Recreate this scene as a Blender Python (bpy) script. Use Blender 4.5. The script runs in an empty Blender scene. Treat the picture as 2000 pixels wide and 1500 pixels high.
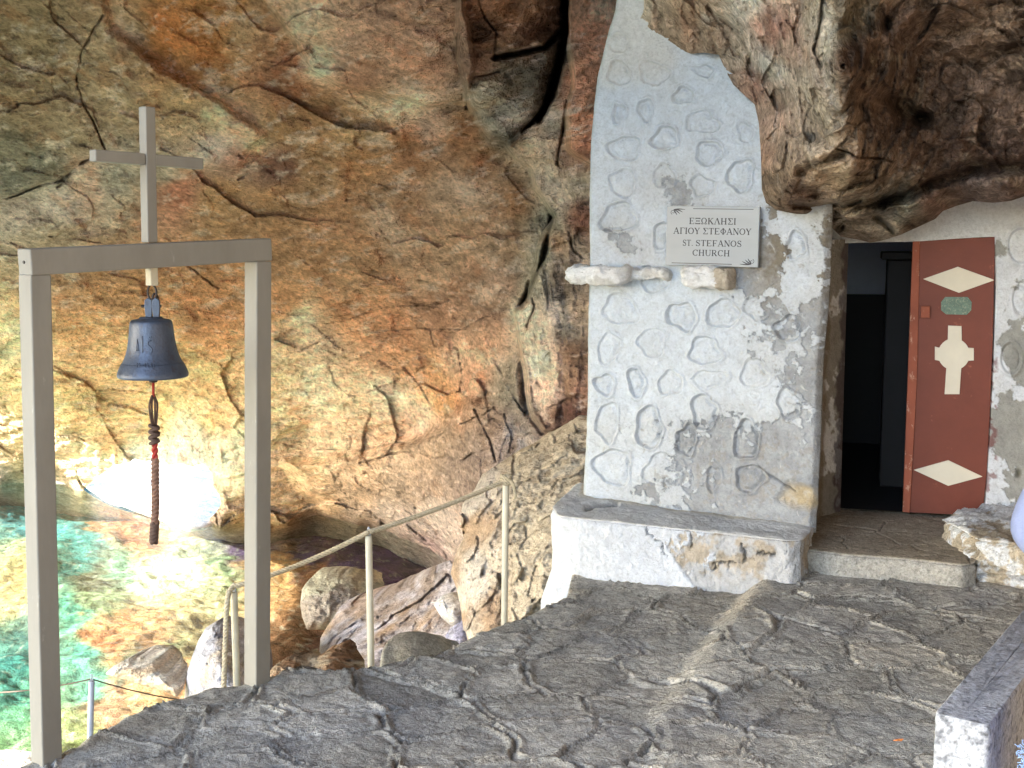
import bpy, math, random
import numpy as np
from mathutils import Vector, Matrix, Quaternion

# ------------------------------------------------------------------ camera, sky, sun, exposure
SC = bpy.context.scene
COL = SC.collection
PITCH = math.radians(7.12); F = 2400.0; EYE = 2.0
cd = bpy.data.cameras.new('camera'); cam = bpy.data.objects.new('camera', cd); COL.objects.link(cam)
cam.location = (0, 0, EYE); cam.rotation_euler = (math.radians(90) - PITCH, 0, 0)
cd.sensor_width = 36.0; cd.lens = 36.0 * F / 2000.0; cd.clip_start = 0.05; cd.clip_end = 6000
SC.camera = cam
TO_SUN = Vector((-0.85, -0.30, 0.42)).normalized()
w = bpy.data.worlds.new("World"); SC.world = w; w.use_nodes = True
nt = w.node_tree; bg = nt.nodes['Background']
sky = nt.nodes.new('ShaderNodeTexSky'); sky.sky_type = 'NISHITA'; sky.sun_disc = False
sky.sun_elevation = math.asin(TO_SUN.z); sky.sun_rotation = math.atan2(TO_SUN.x, TO_SUN.y)
nt.links.new(sky.outputs[0], bg.inputs[0]); bg.inputs[1].default_value = 0.15
sl = bpy.data.lights.new('sun', 'SUN'); sl.energy = 4.2; sl.angle = math.radians(0.5); sl.color = (1.0, 0.94, 0.84)
so = bpy.data.objects.new('sun', sl); COL.objects.link(so); so.rotation_euler = TO_SUN.to_track_quat('Z', 'Y').to_euler()
SC.view_settings.view_transform = 'Standard'; SC.view_settings.look = 'None'
SC.view_settings.exposure = 3.0; SC.view_settings.gamma = 1.0
SC.render.engine = 'CYCLES'
SC.cycles.use_denoising = True; SC.cycles.use_adaptive_sampling = False; SC.cycles.denoising_prefilter = 'ACCURATE'; SC.cycles.diffuse_bounces = 6; SC.cycles.max_bounces = 12
SC.cycles.sample_clamp_indirect = 8.0; SC.cycles.transparent_max_bounces = 8
SC.cycles.caustics_reflective = False; SC.cycles.caustics_refractive = False

# ------------------------------------------------------------------ numeric helpers
CT, ST = math.cos(PITCH), math.sin(PITCH)
_rs = np.random.RandomState(7)
NT = _rs.rand(64, 64, 64).astype(np.float32)

def vnoise(p, off=0.0):
    q = p + off
    i = np.floor(q).astype(np.int64); f = (q - i).astype(np.float32); f = f * f * (3 - 2 * f)
    i0 = i & 63; i1 = (i + 1) & 63
    x0, y0, z0 = i0[..., 0], i0[..., 1], i0[..., 2]; x1, y1, z1 = i1[..., 0], i1[..., 1], i1[..., 2]
    fx, fy, fz = f[..., 0], f[..., 1], f[..., 2]
    a = NT[x0, y0, z0] * (1 - fx) + NT[x1, y0, z0] * fx
    b = NT[x0, y1, z0] * (1 - fx) + NT[x1, y1, z0] * fx
    c = NT[x0, y0, z1] * (1 - fx) + NT[x1, y0, z1] * fx
    d = NT[x0, y1, z1] * (1 - fx) + NT[x1, y1, z1] * fx
    return ((a * (1 - fy) + b * fy) * (1 - fz) + (c * (1 - fy) + d * fy) * fz) * 2 - 1

_R = np.array([[0.00, 0.80, 0.60], [-0.80, 0.36, -0.48], [-0.60, -0.48, 0.64]])
def fbm(p, scale, octs=4, off=0.0, rough=0.5, ridged=False):
    q = p * scale; s = 0; a = 1.0; t = 0
    for k in range(octs):
        n = vnoise(q, off + 17.3 * k)
        s = s + a * ((1 - 2 * np.abs(n)) if ridged else n)
        t += a; a *= rough; q = (q @ _R.T) * 2.03
    return s / t

def facet(p, scale, off=0.0):
    """broken-rock facets: every cell of a jittered lattice is a randomly tilted plane"""
    q = p * scale + off; i0 = np.floor(q).astype(np.int64); best = np.full(q.shape[:-1], 1e9); val = np.zeros(q.shape[:-1])
    for a in (-1, 0, 1):
        for b in (-1, 0, 1):
            for c in (-1, 0, 1):
                ii = i0 + np.array([a, b, c]); x, y, z = ii[..., 0] & 63, ii[..., 1] & 63, ii[..., 2] & 63
                j = np.stack([NT[x, y, z], NT[y, z, x], NT[z, x, y]], -1); g = np.stack([NT[(x + 31) & 63, y, z], NT[y, (z + 17) & 63, x], NT[z, x, (y + 9) & 63]], -1) * 2 - 1
                d = q - (ii + .15 + .7 * j); r = (d * d).sum(-1); m = r < best
                val = np.where(m, (d * g).sum(-1) + .5 * (NT[(x + 7) & 63, (y + 5) & 63, z] - .5), val); best = np.where(m, r, best)
    return val

def smooth(a, b, x):
    t = np.clip((x - a) / (b - a), 0, 1); return t * t * (3 - 2 * t)

def rays(px, py, Y):
    dy = F * CT - (py - 750) * ST; dz = -F * ST - (py - 750) * CT
    return np.stack([(px - 1000) / dy * Y, Y + 0 * px, EYE + dz / dy * Y], -1)

def on_z(px, py, z):
    dy = F * CT - (py - 750) * ST; dz = -F * ST - (py - 750) * CT
    Y = (z - EYE) / (dz / dy); return np.stack([(px - 1000) / dy * Y, Y, z + 0 * Y], -1)

def P(px, py, Y): return Vector([float(v) for v in rays(np.float64(px), np.float64(py), np.float64(Y))])
def PZ(px, py, z): return Vector([float(v) for v in on_z(np.float64(px), np.float64(py), np.float64(z))])

def project(p):
    x, y, z = p[..., 0], p[..., 1], p[..., 2] - EYE
    fw = y * CT - z * ST; up = y * ST + z * CT
    return 1000 + F * x / fw, 750 - F * up / fw

class RBF:
    def __init__(s, pts, vals, lin=True, sm=0.0):
        s.c = np.array(pts, float) / 100.0; v = np.array(vals, float)
        if v.ndim == 1: v = v[:, None]
        n = len(s.c); D = np.linalg.norm(s.c[:, None] - s.c[None], axis=-1) + sm * np.eye(n)
        A = np.zeros((n + 1, n + 1)); A[:n, :n] = D; A[n, :n] = A[:n, n] = 1
        b = np.zeros((n + 1, v.shape[1])); b[:n] = v
        s.w = np.linalg.solve(A, b)
    def __call__(s, x, y):
        sh = x.shape; q = np.stack([x.ravel(), y.ravel()], -1) / 100.0
        out = np.zeros((len(q), s.w.shape[1]))
        for k in range(len(s.c)):
            out += np.hypot(q[:, 0] - s.c[k, 0], q[:, 1] - s.c[k, 1])[:, None] * s.w[k]
        out += s.w[-1]
        out = out.reshape(sh + (s.w.shape[1],))
        return out[..., 0] if s.w.shape[1] == 1 else out

def idw(pts, vals, x, y, p=3.0, e=15.0):
    """region-like blending of values (colour patches)"""
    v = np.array(vals, float); v = v[:, None] if v.ndim == 1 else v
    num = np.zeros(x.shape + (v.shape[1],)); den = np.zeros(x.shape)
    for (a, b), c in zip(pts, v):
        wgt = 1.0 / ((x - a) ** 2 + (y - b) ** 2 + e * e) ** (p / 2)
        num += wgt[..., None] * c; den += wgt
    o = num / den[..., None]
    return o[..., 0] if v.shape[1] == 1 else o

def seg_dist(x, y, pts):
    d = np.full(x.shape, 1e9)
    for (ax, ay), (bx, by) in zip(pts[:-1], pts[1:]):
        vx, vy = bx - ax, by - ay; L = vx * vx + vy * vy + 1e-12
        t = np.clip(((x - ax) * vx + (y - ay) * vy) / L, 0, 1)
        d = np.minimum(d, np.hypot(x - ax - t * vx, y - ay - t * vy))
    return d

def sdf(x, y, poly):
    d = seg_dist(x, y, list(poly) + [poly[0]])
    ins = np.zeros(x.shape, bool); n = len(poly)
    for i in range(n):
        ax, ay = poly[i]; bx, by = poly[(i + 1) % n]
        c = ((ay > y) != (by > y)) & (x < (bx - ax) * (y - ay) / ((by - ay) + 1e-12) + ax)
        ins ^= c
    return np.where(ins, -d, d)

def lin(c):
    c = np.asarray(c, float) / 255.0
    return np.where(c <= 0.04045, c / 12.92, ((c + 0.055) / 1.055) ** 2.4)

# ------------------------------------------------------------------ object helpers
def tag(o, label=None, cat=None, group=None, kind=None):
    if label: o['label'] = label
    if cat: o['category'] = cat
    if group: o['group'] = group
    if kind: o['kind'] = kind
    return o

def empty(name, loc, label, cat, group=None, rz=0.0):
    o = bpy.data.objects.new(name, None); COL.objects.link(o); o.location = loc; o.rotation_euler = (0, 0, rz)
    o.empty_display_size = 0.1
    return tag(o, label, cat, group)

def link(name, me, mat, parent=None):
    o = bpy.data.objects.new(name, me); COL.objects.link(o)
    if mat is not None and len(me.materials) == 0: me.materials.append(mat)
    if parent is not None:
        o.parent = parent
        # geometry is authored in world space: undo the parent's transform
        o.matrix_parent_inverse = world_inv(parent)
    return o

def world_inv(o):
    m = Matrix.Identity(4); q = o
    while q is not None:
        m = q.matrix_parent_inverse @ (Matrix.Translation(q.location) @ q.rotation_euler.to_matrix().to_4x4()) @ m; q = q.parent
    return m.inverted()

def mesh_np(name, V, Q, cols=None, smooth_sh=True, tris=None):
    me = bpy.data.meshes.new(name)
    V = np.ascontiguousarray(V, np.float32).reshape(-1, 3); Q = np.asarray(Q, np.int32).reshape(-1, 4)
    me.vertices.add(len(V)); me.vertices.foreach_set('co', V.ravel())
    me.loops.add(Q.size); me.loops.foreach_set('vertex_index', Q.ravel())
    me.polygons.add(len(Q)); me.polygons.foreach_set('loop_start', np.arange(0, Q.size, 4, dtype=np.int32))
    me.polygons.foreach_set('use_smooth', np.full(len(Q), smooth_sh))
    me.update(calc_edges=True); me.validate()
    if cols is not None:
        a = me.color_attributes.new('Col', 'FLOAT_COLOR', 'POINT')
        c = np.ones((len(V), 4), np.float32); c[:, :3] = np.clip(cols.reshape(-1, 3), 0.004, 0.92); a.data.foreach_set('color', c.ravel())
    return me

def surface(name, us, vs, fn, mat, poly=None, skirt=None, parent=None, flip=False, hole=None, skn=3):
    """grid over (us, vs); fn(U,V)->(pos, colour). poly masks it with a smooth outline, skirt closes it away from the viewer."""
    U, V = np.meshgrid(us, vs); ny, nx = U.shape
    idx = np.arange(ny * nx).reshape(ny, nx)
    fm = np.ones((ny - 1, nx - 1), bool)
    def cut(poly, inside):
        nonlocal U, V, fm
        d = sdf(U, V, poly) * (1 if inside else -1)
        dc = (d[:-1, :-1] + d[1:, :-1] + d[:-1, 1:] + d[1:, 1:]) / 4
        k = dc < 0; fm &= k
        gu = np.gradient(d, axis=1) / np.maximum(np.gradient(U, axis=1), 1e-9); gv = np.gradient(d, axis=0) / np.maximum(np.gradient(V, axis=0), 1e-9)
        g = np.hypot(gu, gv) + 1e-6
        kp = np.zeros((ny, nx), int); tot = np.zeros((ny, nx), int)
        for a in (0, 1):
            for b in (0, 1):
                kp[a:ny - 1 + a, b:nx - 1 + b] += k; tot[a:ny - 1 + a, b:nx - 1 + b] += 1
        bd = (kp > 0) & (kp < tot) & (g > 0.5)
        U = np.where(bd, U - d * gu / g ** 2, U); V = np.where(bd, V - d * gv / g ** 2, V)
    if poly is not None: cut(poly, True)
    if hole is not None:
        for h in hole: cut(h, False)
    pos, col = fn(U, V)
    jj, ii = np.nonzero(fm)
    Q = np.stack([idx[jj, ii], idx[jj + 1, ii], idx[jj + 1, ii + 1], idx[jj, ii + 1]], -1)
    VV = pos.reshape(-1, 3); CC = col.reshape(-1, 3)
    if skirt is not None:
        E = np.concatenate([Q[:, [0, 1]], Q[:, [1, 2]], Q[:, [2, 3]], Q[:, [3, 0]]])
        key = np.sort(E, 1); code = key[:, 0].astype(np.int64) * (ny * nx) + key[:, 1]
        un, first, cnt = np.unique(code, return_index=True, return_counts=True)
        B = E[first[cnt == 1]]
        bv = np.unique(B); base = len(VV); prev = {int(v): int(v) for v in bv}
        rings = skirt(VV[bv])            # list of positions arrays
        Vs, Cs, Qs = [VV], [CC], [Q]
        pm = np.zeros(ny * nx + 1, np.int64); pm[bv] = bv
        cur = pm.copy(); n = base
        for R in rings:
            nxt = np.zeros_like(cur); nxt[bv] = n + np.arange(len(bv)); n += len(bv)
            Vs.append(R); Cs.append(CC[bv])
            Qs.append(np.stack([cur[B[:, 1]], cur[B[:, 0]], nxt[B[:, 0]], nxt[B[:, 1]]], -1))
            cur = nxt
        VV = np.concatenate(Vs); CC = np.concatenate(Cs); Q = np.concatenate(Qs)
    if flip: Q = Q[:, ::-1]
    used = np.unique(Q); rem = np.zeros(len(VV), np.int64); rem[used] = np.arange(len(used))
    me = mesh_np(name, VV[used], rem[Q], CC[used])
    return link(name, me, mat, parent)

def join_geo(parts):
    vs, qs, n = [], [], 0
    for v, f in parts:
        vs += list(v); qs += [[i + n for i in a] for a in f]; n += len(v)
    return vs, qs

def poly_mesh(name, vs, fs, mat, parent=None, bevel=0.0, smooth_sh=False, seg=2):
    me = bpy.data.meshes.new(name); me.from_pydata([tuple(v) for v in vs], [], fs); me.update()
    for p in me.polygons: p.use_smooth = smooth_sh
    o = link(name, me, mat, parent)
    if bevel > 0:
        m = o.modifiers.new('bevel', 'BEVEL'); m.width = bevel; m.segments = seg; m.limit_method = 'ANGLE'; m.angle_limit = 0.6
    return o

def box(c, ax, ay, az, sx, sy, sz):
    """box centred at c with unit axes and full sizes"""
    vs = [c + ax * (i * sx / 2) + ay * (j * sy / 2) + az * (k * sz / 2) for i in (-1, 1) for j in (-1, 1) for k in (-1, 1)]
    fs = [(0, 1, 3, 2), (4, 6, 7, 5), (0, 4, 5, 1), (2, 3, 7, 6), (0, 2, 6, 4), (1, 5, 7, 3)]
    return vs, fs

def tube(pts, rad, n=10, cap=True):
    pts = [Vector(p) for p in pts]; m = len(pts); rad = rad if hasattr(rad, '__len__') else [rad] * m
    vs, fs = [], []; up = None
    for i in range(m):
        t = (pts[min(i + 1, m - 1)] - pts[max(i - 1, 0)]).normalized()
        if up is None: up = t.orthogonal().normalized()
        up = (up - t * up.dot(t)).normalized(); b = t.cross(up)
        for k in range(n):
            a = 2 * math.pi * k / n; vs.append(pts[i] + (up * math.cos(a) + b * math.sin(a)) * rad[i])
    for i in range(m - 1):
        for k in range(n):
            fs.append((i * n + k, i * n + (k + 1) % n, (i + 1) * n + (k + 1) % n, (i + 1) * n + k))
    if cap: fs += [tuple(range(n))[::-1], tuple(range((m - 1) * n, m * n))]
    return vs, fs

def lathe(c, prof, n=48):
    vs, fs = [], []
    for r, z in prof:
        for k in range(n):
            a = 2 * math.pi * k / n; vs.append(Vector((c.x + r * math.cos(a), c.y + r * math.sin(a), c.z + z)))
    for i in range(len(prof) - 1):
        for k in range(n): fs.append((i * n + k, i * n + (k + 1) % n, (i + 1) * n + (k + 1) % n, (i + 1) * n + k))
    return vs, fs

def twisted(pts, R, pitch, strands=3, n=7, start=0.0):
    """laid rope: strands winding round a path"""
    pts = [Vector(p) for p in pts]; L = [0.0]
    for a, b in zip(pts[:-1], pts[1:]): L.append(L[-1] + (b - a).length)
    m = max(8, int(L[-1] / pitch * 9)); parts = []
    def at(s):
        s = min(max(s, 0), L[-1]); k = 0
        while k < len(L) - 2 and L[k + 1] < s: k += 1
        return pts[k].lerp(pts[k + 1], (s - L[k]) / max(L[k + 1] - L[k], 1e-9))
    path = [at(L[-1] * i / m) for i in range(m + 1)]
    ups = []; up = None
    for i in range(m + 1):
        t = (path[min(i + 1, m)] - path[max(i - 1, 0)]).normalized()
        if up is None: up = t.orthogonal().normalized()
        up = (up - t * up.dot(t)).normalized(); ups.append((up.copy(), t.cross(up)))
    for s in range(strands):
        pp = []
        for i in range(m + 1):
            a = 2 * math.pi * (L[-1] * i / m / pitch + s / strands) + start; u, b = ups[i]
            pp.append(path[i] + (u * math.cos(a) + b * math.sin(a)) * R * 0.5)
        parts.append(tube(pp, R * 0.56, n))
    return join_geo(parts)

def catmull(pts, n=12):
    pts = [Vector(p) for p in pts]; q = [pts[0]] + pts + [pts[-1]]; out = []
    for i in range(1, len(q) - 2):
        a, b, c, d = q[i - 1], q[i], q[i + 1], q[i + 2]
        for k in range(n):
            t = k / n
            out.append(0.5 * ((2 * b) + (c - a) * t + (2 * a - 5 * b + 4 * c - d) * t * t + (3 * b - a - 3 * c + d) * t ** 3))
    return out + [pts[-1]]

# ------------------------------------------------------------------ materials
def new_mat(name):
    m = bpy.data.materials.new(name); m.use_nodes = True; t = m.node_tree; b = t.nodes['Principled BSDF']; return m, t, b

def N(t, ty, **kw):
    n = t.nodes.new(ty)
    for k, v in kw.items():
        if k in n.inputs: n.inputs[k].default_value = v
        else: setattr(n, k, v)
    return n

def ramp(t, src, stops):
    r = t.nodes.new('ShaderNodeValToRGB'); e = r.color_ramp.elements
    while len(e) < len(stops): e.new(0.5)
    for el, (p, c) in zip(e, stops):
        el.position = p; el.color = (c, c, c, 1) if not hasattr(c, '__len__') else (*c, 1)
    t.links.new(src, r.inputs[0]); return r.outputs[0]

def mul(t, a, b, fac=1.0, mode='MULTIPLY'):
    m = t.nodes.new('ShaderNodeMix'); m.data_type = 'RGBA'; m.blend_type = mode; m.inputs[0].default_value = fac
    for s, k in ((a, 6), (b, 7)):
        if hasattr(s, 'links'): t.links.new(s, m.inputs[k])
        else: m.inputs[k].default_value = (*s, 1)
    return m.outputs[2]

def vcol_mat(name, fine=14.0, amp=0.35, bump=0.35, dist=0.03, rough=0.95, stretch=(1, 1, 1), rot=(0, 0, 0), spec=0.08, speck=0.0, pores=0.0, grain=0.0, gscale=60.0):
    m, t, b = new_mat(name)
    at = N(t, 'ShaderNodeAttribute', attribute_name='Col')
    tc = N(t, 'ShaderNodeTexCoord'); mp = N(t, 'ShaderNodeMapping'); mp.inputs['Scale'].default_value = stretch; mp.inputs['Rotation'].default_value = rot
    t.links.new(tc.outputs['Object'], mp.inputs[0])
    n1 = N(t, 'ShaderNodeTexNoise', Scale=fine, Detail=9.0, Roughness=0.62, Distortion=0.3); t.links.new(mp.outputs[0], n1.inputs['Vector'])
    n2 = N(t, 'ShaderNodeTexNoise', Scale=fine * 5.3, Detail=5.0, Roughness=0.6); t.links.new(mp.outputs[0], n2.inputs['Vector'])
    c = mul(t, at.outputs['Color'], ramp(t, n1.outputs[0], [(0.25, 1 - amp), (0.5, 1.0), (0.75, 1 + amp * 0.8)]))
    c = mul(t, c, ramp(t, n2.outputs[0], [(0.3, 1 - amp * 0.7), (0.7, 1 + amp * 0.45)]))
    h = n1.outputs[0]
    ad = N(t, 'ShaderNodeMath', operation='MULTIPLY_ADD'); t.links.new(n2.outputs[0], ad.inputs[0]); ad.inputs[1].default_value = 0.35; t.links.new(h, ad.inputs[2]); h = ad.outputs[0]
    if speck > 0:
        vo = N(t, 'ShaderNodeTexVoronoi', Scale=fine * 6); t.links.new(mp.outputs[0], vo.inputs['Vector'])
        n3 = N(t, 'ShaderNodeTexNoise', Scale=fine * 9, Detail=2.0); t.links.new(mp.outputs[0], n3.inputs['Vector'])
        c = mul(t, c, ramp(t, n3.outputs[0], [(0.36, 1 - speck), (0.46, 1.0), (0.62, 1.0), (0.70, 1 + speck)]))
    if pores > 0:
        n4 = N(t, 'ShaderNodeTexNoise', Scale=fine * 1.7, Detail=3.0, Distortion=0.6); t.links.new(mp.outputs[0], n4.inputs['Vector'])
        pr = ramp(t, n4.outputs[0], [(0.30, 1 - pores), (0.38, 1.0)])
        c = mul(t, c, pr)
        ad2 = N(t, 'ShaderNodeMath', operation='MULTIPLY_ADD'); t.links.new(pr, ad2.inputs[0]); ad2.inputs[1].default_value = 0.6; t.links.new(h, ad2.inputs[2]); h = ad2.outputs[0]
    if grain > 0:
        g1 = N(t, 'ShaderNodeTexNoise', Scale=gscale, Detail=3.0, Roughness=.7); t.links.new(tc.outputs['Object'], g1.inputs['Vector'])
        g2 = N(t, 'ShaderNodeTexNoise', Scale=gscale * .37, Detail=2.0, Roughness=.6, Distortion=.8); t.links.new(tc.outputs['Object'], g2.inputs['Vector'])
        c = mul(t, c, ramp(t, g1.outputs[0], [(0.34, 1 - grain), (0.48, 1.0), (0.54, 1.0), (0.68, 1 + grain * .7)]))
        c = mul(t, c, ramp(t, g2.outputs[0], [(0.33, 1 - grain * .7), (0.45, 1.0), (0.7, 1 + grain * .35)]))
        ad3 = N(t, 'ShaderNodeMath', operation='MULTIPLY_ADD'); t.links.new(g1.outputs[0], ad3.inputs[0]); ad3.inputs[1].default_value = 0.5; t.links.new(h, ad3.inputs[2]); h = ad3.outputs[0]
    t.links.new(c, b.inputs['Base Color'])
    bp = N(t, 'ShaderNodeBump', Strength=bump, Distance=dist); t.links.new(h, bp.inputs['Height']); t.links.new(bp.outputs[0], b.inputs['Normal'])
    b.inputs['Roughness'].default_value = rough; b.inputs['Specular IOR Level'].default_value = spec
    return m

def paint_mat(name, col, rough=0.5, var=0.12, scale=9.0, wear=None, wear_at=0.66, bump=0.08, metal=0.0, spec=0.4, stretch=(1, 1, 1)):
    m, t, b = new_mat(name); c0 = tuple(lin(col))
    tc = N(t, 'ShaderNodeTexCoord'); mp = N(t, 'ShaderNodeMapping'); mp.inputs['Scale'].default_value = stretch; t.links.new(tc.outputs['Object'], mp.inputs[0])
    n = N(t, 'ShaderNodeTexNoise', Scale=scale, Detail=8.0, Roughness=0.65); t.links.new(mp.outputs[0], n.inputs['Vector'])
    c = mul(t, c0, ramp(t, n.outputs[0], [(0.3, 1 - var), (0.7, 1 + var)]))
    if wear is not None:
        n2 = N(t, 'ShaderNodeTexNoise', Scale=scale * 3.1, Detail=9.0, Roughness=0.7); t.links.new(mp.outputs[0], n2.inputs['Vector'])
        mx = N(t, 'ShaderNodeMix', data_type='RGBA'); t.links.new(ramp(t, n2.outputs[0], [(wear_at - 0.03, 0.0), (wear_at + 0.03, 1.0)]), mx.inputs[0])
        t.links.new(c, mx.inputs[6]); mx.inputs[7].default_value = (*lin(wear), 1); c = mx.outputs[2]
    t.links.new(c, b.inputs['Base Color'])
    b.inputs['Roughness'].default_value = rough; b.inputs['Metallic'].default_value = metal; b.inputs['Specular IOR Level'].default_value = spec
    if bump > 0:
        n3 = N(t, 'ShaderNodeTexNoise', Scale=scale * 8, Detail=4.0); t.links.new(mp.outputs[0], n3.inputs['Vector'])
        bp = N(t, 'ShaderNodeBump', Strength=bump, Distance=0.01); t.links.new(n3.outputs[0], bp.inputs['Height']); t.links.new(bp.outputs[0], b.inputs['Normal'])
    return m

M_CAVE = vcol_mat('cave_rock', fine=2.6, amp=0.45, bump=0.9, dist=0.16, stretch=(0.75, 0.9, 1.9), rot=(0, math.radians(16), 0), pores=0.3, grain=.28, gscale=24)
M_HANG = vcol_mat('overhang_rock', fine=7, amp=0.5, bump=0.8, dist=0.05, stretch=(1.2, 1.2, 0.8), pores=0.4, grain=.34, gscale=48)
M_ROCK = vcol_mat('shore_rock', fine=6, amp=0.35, bump=0.8, dist=0.05, stretch=(0.7, 1, 2.0), rot=(0, math.radians(25), 0), pores=0.3, grain=.26, gscale=34)
M_PLAS = vcol_mat('plaster', fine=16, amp=0.10, bump=0.9, dist=0.016, rough=0.92, spec=.1, grain=.10, gscale=55)
M_PAVE = vcol_mat('paving', fine=34, amp=0.24, bump=1.0, dist=0.012, grain=.34, gscale=80)
M_CONC = vcol_mat('concrete', fine=20, amp=0.2, bump=0.8, dist=0.01, grain=.34, gscale=85)
M_STEEL = paint_mat('painted_steel', (143, 140, 132), rough=0.55, var=0.10, scale=6, wear=(168, 166, 158), wear_at=0.66, stretch=(1, 1, 0.35))
M_RAIL = paint_mat('rail_paint', (204, 198, 178), rough=0.45, var=0.10, scale=14, wear=(140, 126, 98), wear_at=0.70)
M_GALV = paint_mat('grey_rail', (170, 176, 190), rough=0.4, var=0.1, scale=14)
M_DARK = paint_mat('iron', (58, 52, 52), rough=0.6, var=0.3, scale=30, wear=(96, 66, 48), wear_at=0.6)
M_BRONZE = paint_mat('bell_bronze', (82, 92, 110), rough=0.42, var=0.22, scale=9, wear=(78, 80, 92), wear_at=0.58, metal=0.35, bump=0.25)
M_ROPE = paint_mat('rope_fibre', (196, 184, 158), rough=0.9, var=0.25, scale=60, bump=0.4)
M_CORD = paint_mat('pull_cord', (132, 104, 90), rough=0.85, var=0.35, scale=50, wear=(168, 112, 92), wear_at=0.6)
M_CORDR = paint_mat('red_cord', (170, 60, 52), rough=0.8, var=0.25, scale=50)
M_CORDD = paint_mat('dark_cord', (92, 74, 66), rough=0.8, var=0.3, scale=50)
M_RED = paint_mat('red_door', (118, 60, 46), rough=0.55, var=0.10, scale=5, wear=(156, 90, 68), wear_at=0.66, bump=0.1)
M_REDF = paint_mat('red_worn', (158, 88, 66), rough=0.7, var=0.2, scale=9, wear=(196, 150, 128), wear_at=0.60, stretch=(1, 1, .5))
M_CREAM = paint_mat('cream_board', (226, 218, 200), rough=0.6, var=0.05, scale=7, wear=(120, 108, 92), wear_at=0.78)
M_SIGN = paint_mat('marble_sign', (134, 144, 156), rough=0.3, var=0.06, scale=3, bump=0.0, stretch=(0.6, 1, 3))
M_INK = paint_mat('sign_ink', (30, 34, 46), rough=0.5, var=0.02, bump=0.0)
M_PLATE = paint_mat('green_plate', (104, 126, 112), rough=0.5, var=0.25, scale=30, wear=(150, 160, 140), wear_at=0.58)
M_DIM = paint_mat('room_shade', (26, 24, 28), rough=0.7, var=0.2, scale=6)  # near-black standing in for shade inside the room
M_ROOM = paint_mat('inner_wall', (196, 204, 226), rough=0.9, var=0.1, scale=2)
M_SKIN = paint_mat('skin', (196, 150, 124), rough=0.55, var=0.05, scale=12, bump=0.05)
M_JEAN = paint_mat('denim', (52, 98, 190), rough=0.9, var=0.25, scale=60, bump=0.4)
M_FRAY = paint_mat('frayed_thread', (150, 184, 232), rough=0.95, var=0.15, scale=60)
M_SHIRT = paint_mat('grey_blue_cotton', (124, 136, 172), rough=0.9, var=0.08, scale=30, bump=0.2)
M_HAIR = paint_mat('hair', (58, 42, 32), rough=0.6, var=0.3, scale=60, bump=0.4)
M_SHOE = paint_mat('shoe', (60, 60, 66), rough=0.6)
M_LEAF = paint_mat('dry_leaf', (206, 128, 66), rough=0.7, var=0.2, scale=40)

# ------------------------------------------------------------------ cave wall (one rock face with its colours)
WATER = -2.5
wl = lambda px, py: float(on_z(np.float64(px), np.float64(py), np.float64(WATER))[1])
DC = [(-300, -500, 9.5), (300, -500, 8.5), (900, -500, 8.2), (1400, -500, 10.5), (-300, 0, 13), (0, 0, 12.5), (500, 0, 11.3), (900, 0, 10.4), (1080, 0, 11.0), (1250, 0, 12.2),
      (-300, 350, 16), (0, 350, 15.5), (500, 350, 14), (850, 350, 12.8), (1150, 350, 11.6), (-300, 650, 18.7), (0, 650, 18.2), (400, 650, 17.2), (800, 650, 15.4), (1050, 650, 12.6),
      (0, 830, 20), (300, 830, 19.6), (600, 850, 17.9), (800, 850, 16.3), (1000, 850, 13.4), (-300, 950, 21), (0, 948, wl(0, 948)), (160, 957, wl(160, 957)),
      (430, 1030, wl(430, 1030)), (560, 1020, wl(560, 1020)), (700, 1022, wl(700, 1022)), (780, 1045, wl(780, 1045)), (880, 1098, wl(880, 1098)), (1000, 1050, 13), (1150, 1000, 11.5),
      (700, 940, 17.2), (880, 980, 15.0), (0, 985, 24), (430, 1065, 22), (600, 1060, 21.5), (740, 1075, 20.5), (830, 1110, 19.5), (-300, 1150, 26), (200, 1150, 26), (600, 1200, 23), (900, 1300, 19), (1200, 1300, 14)]
RD = RBF([d[:2] for d in DC], [d[2] for d in DC])
R_LEFT = [(-400, -900), (-400, 560), (0, 400), (60, 372), (190, 298), (260, 330), (330, 320), (460, 330), (520, 260), (420, 190), (300, 120), (210, 60), (190, -200), (300, -900)]
R_BULGE = [(500, -900), (515, 0), (560, 70), (610, 140), (650, 160), (700, 178), (780, 186), (830, 205), (900, 200), (925, 120), (905, 0), (960, -900)]
R_BLOCK = [(888, 60), (893, 120), (905, 160), (903, 200), (922, 225), (935, 262), (950, 280), (990, 288), (1020, 262), (1055, 222), (1078, 150), (1092, 80), (1102, 0), (1105, -900), (930, -900), (905, -60)]
R_CURT = [(983, 290), (1020, 262), (1060, 225), (1082, 150), (1106, 60), (1114, -60), (1114, -900), (1900, -900), (1900, 1000), (1150, 860), (1095, 842), (1062, 838), (1042, 800), (1034, 740), (1016, 660), (1010, 610),
          (1030, 590), (1036, 540), (1052, 480), (1078, 430), (1062, 400), (1042, 372), (1032, 335), (1005, 318)]
R_COLUMN = [(1098, 60), (1116, 160), (1106, 240), (1112, 300), (1160, 330), (1300, 330), (1300, -900), (1112, -900)]
R_WEDGE = [(1020, 690), (960, 780), (905, 790), (860, 840), (700, 890), (560, 905), (640, 1010), (760, 1030), (880, 1090), (1100, 1100), (1150, 860), (1062, 838), (1038, 800)]
HOLE = [(163, 956), (190, 932), (225, 908), (250, 906), (262, 896), (286, 902), (300, 899), (322, 910), (352, 906), (376, 912), (398, 905), (414, 924), (416, 950), (428, 966), (432, 984), (420, 1003), (402, 1018), (400, 1034), (370, 1037), (340, 1029), (300, 1015), (260, 1003), (215, 988), (180, 969)]
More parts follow.
